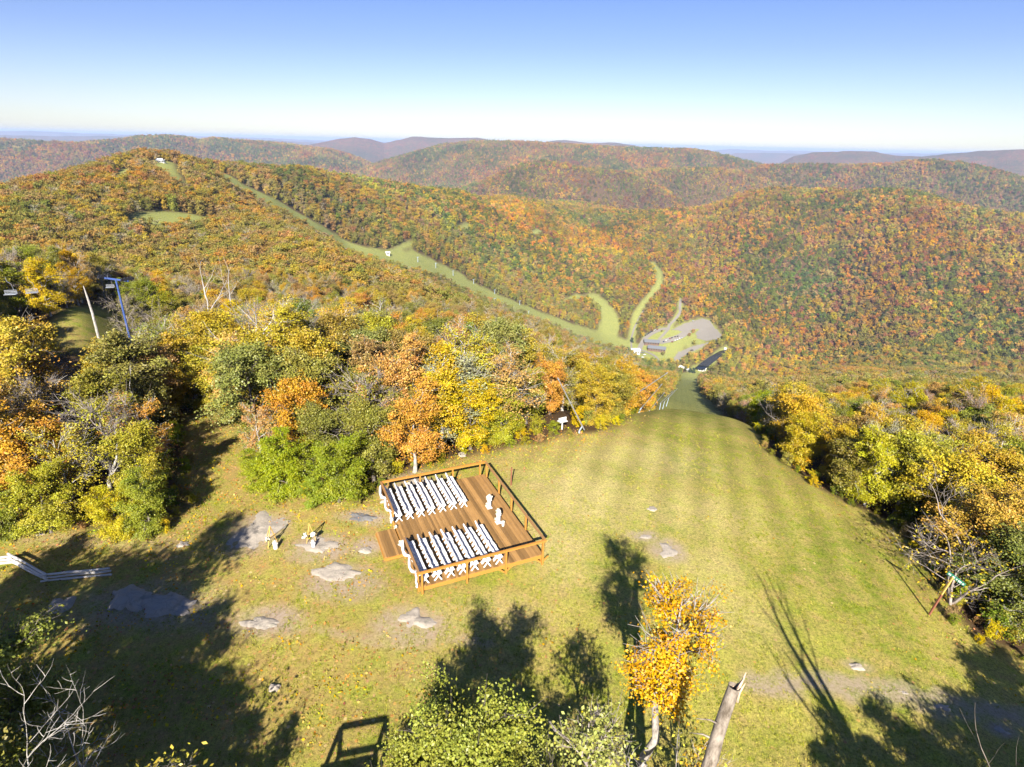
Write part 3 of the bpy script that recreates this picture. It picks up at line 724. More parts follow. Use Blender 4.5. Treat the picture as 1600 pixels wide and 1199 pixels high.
def instance_group(name, protos, material_slot_unused, P, kinds, scale, rot, colr, label_kind='stuff'):
    """ONE object: points that carry a kind, a scale, a turn and a leaf colour; geometry nodes set a tree on each"""
    c = bpy.data.collections.new(name + '_kinds')
    for i, pr in enumerate(protos):
        if pr[1] is not None: me = join_meshes(pr[0], pr[1])
        else: me = pr[0]
        o = bpy.data.objects.new('%s_%02d' % (name, i), me); c.objects.link(o)
    me = bpy.data.meshes.new(name); me.vertices.add(len(P)); me.vertices.foreach_set('co', np.ascontiguousarray(P, np.float32).ravel())
    for nm, ty, arr in (('kind', 'INT', kinds), ('size', 'FLOAT', scale), ('turn', 'FLOAT', rot)):
        a_ = me.attributes.new(nm, ty, 'POINT'); a_.data.foreach_set('value', np.ascontiguousarray(arr, np.int32 if ty == 'INT' else np.float32))
    a_ = me.attributes.new('tcol', 'FLOAT_COLOR', 'POINT'); a_.data.foreach_set('color', np.ascontiguousarray(np.c_[colr, np.ones(len(P))], np.float32).ravel())
    o = link(name, me)
    ng = bpy.data.node_groups.new(name + '_nodes', 'GeometryNodeTree')
    ng.interface.new_socket('Geometry', in_out='INPUT', socket_type='NodeSocketGeometry'); ng.interface.new_socket('Geometry', in_out='OUTPUT', socket_type='NodeSocketGeometry')
    N = ng.nodes.new; gi = N('NodeGroupInput'); go = N('NodeGroupOutput')
    m2p = N('GeometryNodeMeshToPoints'); iop = N('GeometryNodeInstanceOnPoints'); ci = N('GeometryNodeCollectionInfo')
    ci.inputs['Collection'].default_value = c; ci.inputs['Separate Children'].default_value = True; ci.inputs['Reset Children'].default_value = True
    def named(nm, ty):
        q = N('GeometryNodeInputNamedAttribute'); q.data_type = ty; q.inputs['Name'].default_value = nm; return q.outputs['Attribute']
    L = ng.links.new
    L(gi.outputs[0], m2p.inputs['Mesh']); L(m2p.outputs[0], iop.inputs['Points']); L(ci.outputs[0], iop.inputs['Instance'])
    iop.inputs['Pick Instance'].default_value = True; L(named('kind', 'INT'), iop.inputs['Instance Index'])
    cx = N('ShaderNodeCombineXYZ'); L(named('turn', 'FLOAT'), cx.inputs[2]); L(cx.outputs[0], iop.inputs['Rotation'])
    L(named('size', 'FLOAT'), iop.inputs['Scale']); L(iop.outputs[0], go.inputs[0])
    md = o.modifiers.new('grow', 'NODES'); md.node_group = ng
    return tag(o, kind='stuff')
def join_meshes(a, b):
    """trunk and crown of a stuff tree as one mesh with two materials"""
    na, nb = len(a.vertices), len(b.vertices)
    V = np.empty(3 * (na + nb), np.float32); va = np.empty(3 * na, np.float32); vb = np.empty(3 * nb, np.float32)
    a.vertices.foreach_get('co', va); b.vertices.foreach_get('co', vb); V[:3 * na] = va; V[3 * na:] = vb
    fa = np.empty(4 * len(a.polygons), np.int32); fb = np.empty(4 * len(b.polygons), np.int32)
    a.loops.foreach_get('vertex_index', fa); b.loops.foreach_get('vertex_index', fb)
    F = np.concatenate([fa, fb + na]).reshape(-1, 4)
    at_ = {}
    for nm in ('tint', 'tval'):
        q = np.empty(nb, np.float32); b.attributes[nm].data.foreach_get('value', q); at_[nm] = np.concatenate([np.full(na, .5, np.float32), q])
    me = quad_mesh('tree', V.reshape(-1, 3), F, [a.materials[0], b.materials[0]], False, at_)
    me.polygons.foreach_set('material_index', np.concatenate([np.zeros(len(a.polygons), np.int32), np.ones(len(b.polygons), np.int32)]))
    return me

ZONES = [   # name said in labels, test on (x, y)
 ('at the far left, beside the low log fence', lambda x, y, r, a: a < -33 and r < 58),
 ('at the left, beyond the log fence', lambda x, y, r, a: a < -33 and r < 95),
 ('around the chairlift clearing', lambda x, y, r, a: a < -30 and r >= 95),
 ('left of the shaded grass lane', lambda x, y, r, a: a < -26.5 and r < 95),
 ('in the grove behind the wooden deck', lambda x, y, r, a: a < -3 and r < 50),
 ('in the woods beyond the deck grove', lambda x, y, r, a: a < -3 and r < 85),
 ('on the hillside behind the deck grove', lambda x, y, r, a: a < -3),
 ('beside the first tilted snow pole', lambda x, y, r, a: a < 9.5 and r < 80),
 ('along the left edge of the ski slope', lambda x, y, r, a: a < 18),
 ('at the right, behind the grey bare shrub tree', lambda x, y, r, a: a > 34 and r < 45),
 ('in the front edge of the wood right of the slope', lambda x, y, r, a: r < 62),
 ('in the wood right of the slope', lambda x, y, r, a: r < 100),
 ('far down the right side of the ski slope', lambda x, y, r, a: True)]
def size_word(h):
    return 'tall' if h > 9.3 else ('small' if h < 7.2 else 'middle-sized')

def place_tree(kind, x, y, h, colour, cname, label, group=None, wide=1.0, rz=None, name='broadleaf_tree', z=None):
    g = rng
    o = empty(name, (x, y, (Hs(x, y) if z is None else z)), g.random() * 6.28 if rz is None else rz)
    k = h / 8.0; o.scale = (k * wide, k * wide, k)
    t = link('trunk', NEAR[kind][0], o); c = link('crown', NEAR[kind][1], o)
    c.color = (*colour, 1)
    return tag(o, label, 'tree', group)

# ---- trees one can point at: foot (pixel on the meadow, z), height, colour, kind, label
HEROES = [
 (452,773,-.3, 4.4,(0.29,0.315,0.02),6,1.15,'low bright green bushy tree at the corner of the grove, nearest the shaded lane'),
 (530,784,-.3, 4.6,(0.25,0.27,0.022),6,1.2,'bushy green tree at the grove edge, between bright green bush and the deck'),
 (493,790,-.3, 2.4,(0.26,0.30,0.03),6,1.3,'lowest yellow-green bush at the very front of the grove'),
 (412,765,-.3, 3.0,(0.28,0.30,0.022),6,1.2,'low green bush at the grove corner, leftmost of the green bushes'),
 (648,738,-.4, 6.6,(0.52,0.25,0.055),1,1.1,'salmon orange leafy tree directly behind the far left corner of the deck'),
 (585,752,-.3, 6.4,(0.235,0.215,0.04),3,1.05,'olive green tree behind the deck, left of the salmon orange tree'),
 (622,700,-.4, 8.6,(0.50,0.255,0.08),1,.95,'tall pale salmon tree rising above the salmon orange tree'),
 (478,728,-.3, 7.2,(0.50,0.235,0.04),0,.95,'orange tree in the grove, above the bright green bush'),
 (512,742,-.3, 5.6,(0.21,0.20,0.04),3,1.1,'olive tree in mid grove, right of the orange tree'),
 (405,700,-.3, 8.8,(0.235,0.235,0.055),0,1.0,'tall grey-green tree at the left end of the grove, beside the shaded lane'),
 (408,738,-.3, 5.2,(0.48,0.25,0.09),4,.9,'thin half bare salmon tree at the left end of the grove'),
 (735,702,-.4, 6.6,(0.50,0.34,0.028),0,1.05,'yellow tree at the grove edge, above the far rail of the deck'),
 (782,692,-.5, 5.2,(0.33,0.30,0.028),6,1.0,'yellow-green tree at the right end of the grove, nearest the rusty post'),
 (690,706,-.4, 8.0,(0.50,0.325,0.032),1,1.0,'tall golden yellow tree behind the yellow one, right of the salmon tree'),
 (850,630,-.9, 6.8,(0.52,0.255,0.04),0,1.15,'orange maple behind the first tilted snow pole'),
 (908,622,-1.6, 5.8,(0.36,0.32,0.03),2,1.1,'yellow-green tree between the first and second snow poles'),
 (934,630,-2.6, 5.4,(0.50,0.30,0.04),0,1.1,'golden orange tree left of the second snow pole'),
 (822,662,-.7, 5.6,(0.30,0.27,0.035),3,1.1,'olive yellow tree left of the orange maple by the snow pole'),
 (35,795,0.2, 7.6,(0.52,0.265,0.04),1,1.05,'big orange tree at the left edge of the picture'),
 (80,832,0.1, 4.4,(0.36,0.32,0.035),6,1.1,'olive yellow bushy tree at the wood edge, left of the bare grey trees'),
 (190,838,0.1, 3.2,(0.46,0.37,0.03),6,1.15,'yellow bush at the foot of the bare grey trees'),
 (238,832,0.1, 3.9,(0.27,0.28,0.03),6,1.0,'yellow-green bush at the left lip of the shaded lane'),
 (228,790,0.1, 6.0,(0.33,0.28,0.035),3,1.0,'olive yellow tree left of the shaded lane, behind the lane-side bush'),
 (112,812,0.1, 6.2,(0.40,0.31,0.04),4,1.0,'thin yellow tree just left of the bare grey trees'),
 (8,838,0.2, 3.2,(0.24,0.25,0.03),6,1.2,'low green bush at the left edge, above the log fence'),
 (1352,790,-2.6, 6.6,(0.38,0.335,0.026),1,1.05,'yellow-green tree with short pale trunk at the wood edge right of the slope'),
 (1300,755,-3.0, 6.0,(0.48,0.31,0.035),0,1.0,'golden tree at the right wood edge, where its shadow starts down the slope'),
 (1396,805,-2.3, 7.4,(0.34,0.30,0.035),0,1.0,'olive yellow tree with leaning grey trunk at the right wood edge'),
 (1432,806,-2.2, 6.8,(0.40,0.31,0.03),3,1.0,'yellow-brown tree with pale forked trunk at the right wood edge'),
 (1484,796,-2.2, 7.0,(0.48,0.30,0.045),1,1.05,'orange yellow tree in the right wood, above the bare grey shrub tree'),
 (1572,800,-1.9, 7.6,(0.28,0.28,0.03),0,1.1,'green-yellow tree at the right edge, above the white bare branches'),
 (1246,730,-3.3, 5.8,(0.44,0.32,0.03),2,1.1,'yellow tree on the right edge of the slope, above the shadow'),
 (1575,955,-1.2, 4.6,(0.29,0.29,0.026),6,1.2,'green-yellow bushy tree at the right border, behind the two metal posts'),
 (1540,900,-1.4, 4.4,(0.26,0.255,0.028),6,1.1,'olive bushy tree at the right, behind the green sign'),
 (1625,905,-1.2, 5.4,(0.31,0.28,0.028),3,1.1,'tallest bushy tree at the right border, level with the green sign'),
]
HXY = np.array([onto(u, v, 8)[:2] for u, v, z, *_ in HEROES])

if FOREST:
    for q_, p_ in zip(HEROES, HXY):
        place_tree(q_[5], p_[0], p_[1], q_[3], q_[4], '', q_[7], None, q_[6])
    g = np.random.default_rng(77)
    Q = candidates(24, 470, 2.7, 5.6, 5)
    az, r, s = Q.T; x = r * np.sin(np.radians(az)); y = r * np.cos(np.radians(az))
    od = open_dist(x, y)
    thin = g.random(len(x)) < np.where(r < 130, 0.93, .96)
    hd = np.min(np.hypot(x[:, None] - HXY[None, :, 0], y[:, None] - HXY[None, :, 1]), 1)
    pb = onto(905, 677)[:2]; clear = (np.hypot(x - pb[0] + .9, y - pb[1]) < 4.6) & (r < np.hypot(*pb) + 3.6)
    k = (od > 0.9) & thin & (r > 28) & (hd > 1.5) & ~clear
    az, r, s, x, y, od = [q[k] for q in (az, r, s, x, y, od)]
    z = H(x, y)
    hh = np.interp(r, [30, 60, 110, 470], [7.6, 7.2, 7.6, 9.0]) * (0.78 + .40 * g.random(len(r)))
    hh = np.where((az > 14) & (r < 90), hh * .93, hh); hh = np.where((az < 0) & (r < 70), hh * 1.10, hh)
    hh = np.where(od < 2.2, hh * .86, hh)
    hh = np.where((az < -33) & (az > -43) & (r > 62) & (r < 92), hh * .5, hh)
    vis = seen(az, r, z + hh, 1.2) & ~((az < -35.2) & (az > -41.5) & (r < 93) & (r > 46) & ((z + hh - EYE) / r > dirn(140, 528)[1]))
    az, r, s, x, y, od, z, hh = [q[vis] for q in (az, r, s, x, y, od, z, hh)]
    cn = pick_colour(az, r, x, y, g)
    order = np.argsort(r); NIND = 225
    for i in order[:NIND]:
        c = cn[i]
        kd = int(g.choice([0, 1, 2, 3])) if c not in ('grey',) else int(g.choice([4, 5]))
        q_ = g.random()
        if c == 'pink' and q_ < .5: kd = 4
        elif az[i] < 14 and q_ < .24: kd = 4
        elif az[i] < -24 and q_ < .46: kd = 5
        elif az[i] < 4 and q_ < .34: kd = 5
        elif q_ < .10: kd = 4
        if od[i] < 2.4 and g.random() < .55: kd = 6
        zn = next(n for n, f in ZONES if f(x[i], y[i], r[i], az[i]))
        edge = od[i] < 3
        wd = 'half bare' if kd == 4 else ('nearly bare' if kd == 5 else ('bushy' if kd == 6 else 'leafy'))
        lab = '%s %s %s tree %s' % (size_word(hh[i]), WORD[c], wd, zn)
        if len(lab.split()) > 16: lab = lab.split(' ', 1)[1]
        if len(lab.split()) > 16: lab = lab.replace(wd + ' ', '', 1)
        grp = '%s trees %s' % (WORD[c], zn)
        place_tree(kd, x[i], y[i], hh[i], tuple(.84 * np.array(jitter(PAL[c], g)) + .16 * np.array([.26, .20, .07])), c, lab, grp, wide=(.95 + .3 * g.random()) * (1.12 if edge else 1))
    rest = order[NIND:]
    PX = [np.c_[x[rest], y[rest], z[rest] - .15]]; KX = []; SX = []; CX = []
    kk = g.integers(0, 4, len(rest)); kk = np.where(cn[rest] == 'grey', 4, kk); kk = np.where((cn[rest] == 'pink') & (g.random(len(rest)) < .4), 4, kk)
    KX.append(kk); SX.append(hh[rest] / 10.0 * (.95 + .2 * g.random(len(rest)))); CX.append(mute(np.array([jitter(PAL[c], g) for c in cn[rest]]), r[rest]))
    Q = candidates(470, 1050, 5.6, 7.6, 6)
    az, r, s = Q.T; x = r * np.sin(np.radians(az)); y = r * np.cos(np.radians(az)); z = H(x, y); hh = np.interp(r, [470, 1050], [9.0, 10.5]) * (.62 + .7 * g.random(len(r)))
    k = seen(az, r, z + hh, 2.5) & (g.random(len(r)) < .97); az, r, x, y, z, hh = [q[k] for q in (az, r, x, y, z, hh)]
    k = open_dist(x, y) > 1.5; az, r, x, y, z, hh = [q[k] for q in (az, r, x, y, z, hh)]
    cn = pick_colour(az, r, x, y, g)
    PX.append(np.c_[x, y, z - .2]); kk = g.integers(0, 4, len(x)); kk = np.where((cn == 'grey') & (g.random(len(x)) < .6), 4, kk); kk = np.where((cn == 'deep') & (g.random(len(x)) < .25), 5, kk)
    KX.append(kk); SX.append(hh / 10.0); CX.append(stands(mute(np.array([jitter(PAL[c], g) for c in cn]), r), x, y))
    PX = np.concatenate(PX); KX = np.concatenate(KX); SX = np.concatenate(SX); CX = np.concatenate(CX)
    dn = np.hypot(PX[:, 0], PX[:, 1]); fine_ = dn < 210
    KX = np.where(fine_, np.where(KX == 4, np.where(g.random(len(KX)) < .5, 10, 11), 6 + KX % 4), KX); SX = np.where(fine_, SX * 1.22, SX)
    FINE = []
    for tm, cm in NEAR[:6]:
        c2 = cm.copy(); c2.materials.clear(); c2.materials.append(M['leaf_far']); FINE.append((tm, c2))
    instance_group('forest', MID + FINE, None, PX, KX, SX, g.random(len(PX)) * 6.28, CX)
    print('FOREST mid', len(PX))
    Q = candidates(1050, 4700, 7.8, 15.0, 7, 48)
    az, r, s = Q.T; x = r * np.sin(np.radians(az)); y = r * np.cos(np.radians(az)); z = H(x, y); hh = np.interp(r, [1050, 4700], [11, 15.0]) * (.58 + .75 * g.random(len(r)) ** 1.4)
    k = seen(az, r, z + hh, 4.0) & (g.random(len(r)) < .97); az, r, x, y, z, hh, s = [q[k] for q in (az, r, x, y, z, hh, s)]
    k = (r > 2600); k[~k] = open_dist(x[~k], y[~k]) > 2.0; az, r, x, y, z, hh = [q[k] for q in (az, r, x, y, z, hh)]
    cn = pick_colour(az, r, x, y, g)
    instance_group('distant_forest', FAR, None, np.c_[x, y, z - .3], g.integers(0, 4, len(x)), hh / 11.0 * np.interp(r, [1050, 4700], [1, 1.25]), g.random(len(x)) * 6.28, stands(mute(np.array([jitter(PAL[c], g) for c in cn]), r), x, y))
    print('FOREST far', len(x))
# ------------------------------------------------------------------ more materials
def wood_material(name, a, b, board=None, rough=0.75):
    k = NT(name); P = k.co('Object')
    n = k.noise(k.map(P, (9, 0.9, 9)), 2.2, 5, 0.65); n2 = k.noise(P, 0.9, 3)
    c = k.mix(k.math('MULTIPLY_ADD', n, 0.7, k.math('MULTIPLY', n2, 0.3)), a, b)
    if board:
        sx = k.n('ShaderNodeSeparateXYZ'); k.l(P, sx.inputs[0])
        w = k.n('ShaderNodeTexWhiteNoise', noise_dimensions='1D'); k.l(k.math('FLOOR', k.math('DIVIDE', k.math('ADD', sx.outputs[0], 20.0), board)), w.inputs['W'])
        cc = k.n('ShaderNodeCombineColor'); q = k.math('MULTIPLY_ADD', w.outputs[0], 0.75, 0.58); [k.l(q, cc.inputs[i]) for i in range(3)]
        c = k.mix(1.0, c, cc.outputs[0], 'MULTIPLY')
    return k.pbr(c, rough, 0, k.bump(n, 0.2, 0.01), 0.3)
M['deck'] = wood_material('stained_deck_boards', (0.12, 0.06, 0.02), (0.46, 0.26, 0.088), 0.14)
M['rail'] = wood_material('orange_stained_rail', (0.34, 0.15, 0.026), (0.50, 0.235, 0.045))
M['rail_worn'] = wood_material('worn_stained_rail', (0.22, 0.11, 0.04), (0.36, 0.20, 0.08))
M['white'] = simple('white_paint', (0.68, 0.68, 0.69), 0.45, 0, 0.04)
M['white_wall'] = simple('white_siding', (0.55, 0.54, 0.51), 0.7, 0, 0.08, 0.6)
M['cloth'] = simple('white_cloth', (0.66, 0.66, 0.66), 0.9, 0, 0.04)
M['petal'] = simple('white_petals', (0.60, 0.57, 0.47), 0.9, 0, 0.12, 30)
M['stem'] = simple('green_stems', (0.09, 0.14, 0.03), 0.8, 0, 0.3, 20)
M['can'] = simple('white_enamel', (0.76, 0.76, 0.72), 0.4, 0, 0.1)
M['yellow_wood'] = wood_material('yellow_pine', (0.55, 0.33, 0.08), (0.68, 0.45, 0.14))
M['rust'] = simple('rusty_iron', (0.22, 0.085, 0.05), 0.9, 0, 0.4, 20)
M['galv'] = simple('galvanised_steel', (0.40, 0.42, 0.45), 0.4, 0.6, 0.12, 4, 0.5)
M['steel_blue'] = simple('pale_blue_painted_steel', (0.42, 0.52, 0.66), 0.45, 0.2, 0.1)
M['lift_blue'] = simple('blue_lift_paint', (0.05, 0.09, 0.26), 0.45, 0, 0.15)
M['dark_metal'] = simple('dark_metal', (0.05, 0.05, 0.055), 0.5, 0.4, 0.2)
M['log'] = wood_material('weathered_grey_logs', (0.36, 0.33, 0.30), (0.66, 0.63, 0.58))
M['sign_green'] = simple('green_sign_face', (0.03, 0.20, 0.12), 0.5, 0, 0.1)
M['red'] = simple('red_paint', (0.45, 0.05, 0.04), 0.6)
M['roof_grey'] = simple('grey_metal_roof', (0.15, 0.16, 0.175), 0.85, 0, 0.1, 0.4)
M['brown_wall'] = simple('brown_wood_wall', (0.15, 0.095, 0.065), 0.85, 0, 0.2, 0.8)
M['red_wall'] = simple('barn_red_wall', (0.38, 0.07, 0.05), 0.85, 0, 0.15, 0.8)
M['glass'] = simple('dark_window_glass', (0.03, 0.04, 0.05), 0.08, 0, 0.1, 2, 0.6)
M['tyre'] = simple('tyre_rubber', (0.02, 0.02, 0.02), 0.9)
def stone_material(name, a, b):
    k = NT(name); P = k.co('Object'); n = k.noise(P, 1.3, 8, 0.72); n2 = k.noise(P, 9, 5, 0.7)
    cr = k.vor(k.map(P, (.6, 1.9, 1), (0, 0, .6)), 1.2, 'Distance', 'DISTANCE_TO_EDGE')
    c = k.mix(k.math('MULTIPLY_ADD', n, 0.7, k.math('MULTIPLY', n2, 0.3)), a, b)
    c = k.mix(k.ramp(cr, [(0.0, 0.28), (0.025, 0.0)]), c, (0.10, 0.095, 0.09))
    c = k.mix(k.ramp(k.noise(P, 2.2, 4), [(0.58, 0.0), (0.68, 0.7)]), c, (0.23, 0.22, 0.17))
    return k.pbr(c, 0.92, 0, k.bump(k.math('ADD', n, k.math('MULTIPLY', n2, .4)), 0.8, 0.12), 0.2)
M['stone'] = stone_material('grey_bedrock', (0.26, 0.225, 0.185), (0.48, 0.42, 0.345))
M['stone_dark'] = stone_material('dark_bedrock', (0.10, 0.10, 0.105), (0.24, 0.235, 0.235))
def gravel_material():
    k = NT('gravel'); P = k.co('Object'); n = k.noise(P, 0.05, 6, 0.7); n2 = k.noise(P, 0.6, 5, .7)
    c = k.mix(n, (0.19, 0.172, 0.15), (0.28, 0.255, 0.225)); c = k.mix(k.ramp(n2, [(.4, 0.0), (.7, .5)]), c, (0.22, 0.20, 0.14))
    return k.pbr(c, 0.95, 0, k.bump(n2, .3, .2), 0.1)
M['gravel'] = gravel_material()
def water_material():
    k = NT('pond_water'); P = k.co('Object'); n = k.noise(P, 0.5, 3)
    return k.pbr((0.04, 0.036, 0.022), 0.12, 0, k.bump(n, .25, .3), 0.08)
M['water'] = water_material()

# ------------------------------------------------------------------ the wooden deck
DC = np.array([-3.211, 30.439]); DA = R_(23.94)
def dk(a, b, z=0.0):
    return (DC[0] + a * math.cos(DA) - b * math.sin(DA), DC[1] + a * math.sin(DA) + b * math.cos(DA), z)
AH, BH = 3.66, 4.74
deck = empty('deck', dk(0, 0), DA)
tag(deck, 'large orange-brown wooden ceremony deck with post and rail sides on the hilltop grass', 'deck')
def gz(a, b):
    p = dk(a, b); return Hs(p[0], p[1])
m = MB(); nb = int(2 * AH / .14)
for i in range(nb):
    a = -AH + .14 * (i + .5); m.box((a, 0, -.02), (.134, 2 * BH, .04))
m.build('floor', M['deck'], deck)
m = MB()
for a in (-AH + .03, AH - .03): m.box((a, 0, -.165), (.05, 2 * BH - .12, .24))
for b in (-BH + .025, BH - .025): m.box((0, b, -.165), (2 * AH, .05, .24))
m.build('fascia', M['rail'], deck)
m = MB()
for a in np.linspace(-AH + .6, AH - .6, 12): m.box((a, 0, -.15), (.05, 2 * BH - .2, .18))
m.build('joists', M['rail_worn'], deck)
posts = [(-3.56, -BH - .05), (-1.04, -BH - .05), (1.28, -BH - .05), (3.58, -BH - .05), (AH + .05, -2.12), (AH + .05, .09), (AH + .05, 2.23), (AH + .05, 4.55),
         (-3.56, BH + .05), (-1.05, BH + .05), (1.27, BH + .05), (3.3, BH + .05), (-AH - .05, 4.5), (-AH - .05, 1.32), (-AH - .05, -1.62), (-AH - .05, -4.55), (AH + .05, -4.5)]
for a, b in posts:
    g0 = gz(a, b) - .15; m = MB(); m.box((a, b, (0.95 + g0) / 2), (.095, .095, 0.95 - g0)); m.build('post', M['rail'], deck)
RT = 0.985
def rail(name, p, q, mat, worn=False):
    m = MB(); m.beam((*p, RT), (*q, RT), .13, .04); m.beam((*p, RT - .075), (*q, RT - .075), .04, .095)
    return m.build(name, mat, deck)
rail('rail', (-AH - .12, -BH - .05), (AH + .12, -BH - .05), M['rail'])
rail('rail', (-AH - .0, BH + .05), (AH + .12, BH + .05), M['rail'])
rail('rail', (AH + .05, -BH + .03), (AH + .05, BH - .03), M['rail_worn'])
rail('rail', (-AH - .05, 1.25), (-AH - .05, BH + .1), M['rail_worn'])
rail('rail', (-AH - .05, -BH + .03), (-AH - .05, -1.55), M['rail_worn'])
m = MB()
for a in (1.28, 3.58):
    for s in (-1, 1): m.beam((a, -BH + .04, -.62), (a + s * .42, -BH + .04, -.26), .05, .09)
m.beam((3.58, -BH + .04, -.62), (3.58, -BH + .6, -.26), .05, .09)
m.build('brace', M['rail'], deck)
m = MB()
for i in range(8): m.box((-AH - .07 - .14 * i - .07, -.22, -.17), (.134, 2.55, .04))
m.build('step_platform', M['deck'], deck)
m = MB(); m.box((-AH - .07 - .56, -1.52, -.27), (1.12, .05, .16)); m.box((-AH - .07 - 1.14, -.22, -.29), (.04, 2.5, .18)); m.build('step_fascia', M['rail'], deck)

# ------------------------------------------------------------------ 112 folding chairs in 14 rows of 8
def make_chair():
    c = empty('folding_chair', dk(0, 0), DA)
    m = MB(); m.box((.015, 0, .425), (.41, .37, .06), bev=.012); m.build('seat', M['white'], c)
    m = MB(); m.beam((-.25, -.195, .725), (-.25, .195, .725), .03, .14, up=(.25, 0, 1)); m.beam((-.185, -.19, .545), (-.185, .19, .545), .022, .07, up=(.25, 0, 1)); m.build('backrest', M['white'], c)
    for s in (-1, 1):
        m = MB(); m.beam((-.265, s * .185, .79), (.19, s * .185, .0), .036, .075); m.build('leg', M['white'], c)
        m = MB(); m.beam((.12, s * .15, .42), (-.21, s * .15, .0), .036, .075); m.build('leg', M['white'], c)
    return c
ORD = ['first', 'second', 'third', 'fourth', 'fifth', 'sixth', 'seventh', 'eighth']
proto = make_chair(); usedc = False
for blk, side in ((1, 'forest side block'), (-1, 'near rail block')):
    for k in range(7):
        for j in range(8):
            c = copy_tree(proto) if usedc else proto; usedc = True
            a = -3.33 + .714 * k + random.gauss(0, .012); b = (1.58 if blk > 0 else -1.52) + blk * .412 * j + random.gauss(0, .006)
            c.location = dk(a, b); c.rotation_euler = (0, 0, DA + random.gauss(0, .045))
            row = 'front row' if k == 6 else ('back row' if k == 0 else '%s row from the front' % ORD[6 - k])
            seat = 'aisle end' if j == 0 else ('rail end' if j == 7 else '%s from the aisle' % ORD[j])
            tag(c, 'white folding chair, %s, %s, %s' % (seat, row, side), 'chair', 'white folding chairs in rows on the deck')

# ------------------------------------------------------------------ drapes, flowers, altar stands
def drape(b0, b1, label, tail):
    g = np.random.default_rng(int(abs(b0) * 100)); n = 48; P = []; rad = []
    for i in range(n):
        t = i / (n - 1); b = b0 + (b1 - b0) * t; sw = abs(math.sin(t * math.pi * 2)) ** .9
        P.append((-AH - .15 - .14 * sw, b, RT - .03 - .30 * sw)); rad.append(.045 + .055 * sw * (1.25 - .6 * t))
    for i in range(1, 14): t = i / 13; P.append((-AH - .16 - .02 * math.sin(i), b1 + tail * .03 * i / 6, RT - .05 - .95 * t)); rad.append(.045 + .03 * t)
    P = np.array(P); k = 14; V, F = tube_np(P, np.array(rad), k); V = V.reshape(-1, k, 3)
    fold = 1 + .28 * np.sin(np.arange(k) * 2 * np.pi / k * 5 + np.arange(len(P))[:, None] * .22)
    V = P[:, None] + (V - P[:, None]) * fold[:, :, None] * np.array([.75, 1, 1.25])
    F = [tuple(f) for f in F] + [tuple(range(k - 1, -1, -1)), tuple(range((len(P) - 1) * k, len(P) * k))]
    d = link('drape', new_mesh('drape', V.reshape(-1, 3), F, [M['cloth']], None, True), None, dk(0, 0), DA)
    return tag(d, label, 'drape', 'white cloth drapes on the entrance rails')
drape(4.45, 1.42, 'white cloth draped along the entrance rail on the forest side, tail by the aisle', 1)
drape(-1.72, -4.6, 'white cloth draped along the entrance rail nearest the camera, tail at front corner', -1)
def bouquet(loc, r, seed, label, n=16):
    e = empty('bouquet', loc); g = np.random.default_rng(seed); m = MB(); l = MB()
    for i in range(n):
        d = unit(g.normal(size=3)) * r * (.5 + .5 * g.random()); m.lump(d, r * (.34 + .2 * g.random()), i + seed, .3, nu=7, nv=5)
    for i in range(9):
        d = unit(g.normal(size=3)) * r * .95; l.lump(d, (r * .16, r * .16, r * .3), i + seed, .4, nu=5, nv=4)
    m.build('flowers', M['petal'], e, True); l.build('leaves', M['stem'], e)
    return tag(e, label, 'flowers', 'white flower bunches')
bouquet(dk(-AH - .18, 1.05, .52), .13, 1, 'white flower bunch at the entrance post, end of the forest side drape')
bouquet(dk(-AH - .05, .82, .10), .11, 2, 'small round white flower bunch on the boards beside the entrance post')
bouquet(dk(-AH - .26, -1.72, .75), .16, 3, 'white flower bunch at the top of the drape nearest the camera')
bouquet(dk(-AH - .2, -1.5, .5), .14, 33, 'lower white flower bunch at the aisle end of the near drape')
def altar(a, b, seed, label, fl):
    e = empty('flower_stand', dk(a, b), DA)
    m = MB(); m.box((0, 0, .03), (.34, .34, .06), bev=.01); m.box((0, 0, .33), (.2, .2, .54), bev=.02); m.box((0, 0, .62), (.28, .28, .05), bev=.01)
    m.build('pedestal', M['white'], e)
    bouquet(dk(a, b, .80), .17, seed, fl, 22)
    return tag(e, label, 'flower stand', 'white flower pedestals at the altar')
altar(2.42, .74, 10, 'white flower pedestal at the altar, the one nearer the forest', 'white flowers heaped on the altar pedestal nearer the forest')
altar(2.36, -.98, 11, 'white flower pedestal at the altar, the one nearer the camera', 'white flowers heaped on the altar pedestal nearer the camera')
bouquet(dk(2.22, .55, .38), .11, 12, 'white flowers hanging low against the altar pedestal nearer the forest')
bouquet(dk(2.16, -1.1, .4), .11, 13, 'white flowers hanging low against the altar pedestal nearer the camera')
e = empty('flower_pot', dk(2.5, -1.42), DA); m = MB(); m.tube([(0, 0, 0), (0, 0, .05), (0, 0, .24), (0, 0, .26)], [.07, .08, .10, .10], 12); m.build('pot', M['can'], e, True)
m = MB(); [m.lump((.07 * math.cos(i), .07 * math.sin(i), .3), .06, i, .3, nu=6, nv=5) for i in range(6)]; m.build('flowers', M['petal'], e, True)
tag(e, 'small white pot of flowers standing on the boards beside the altar', 'flower pot')

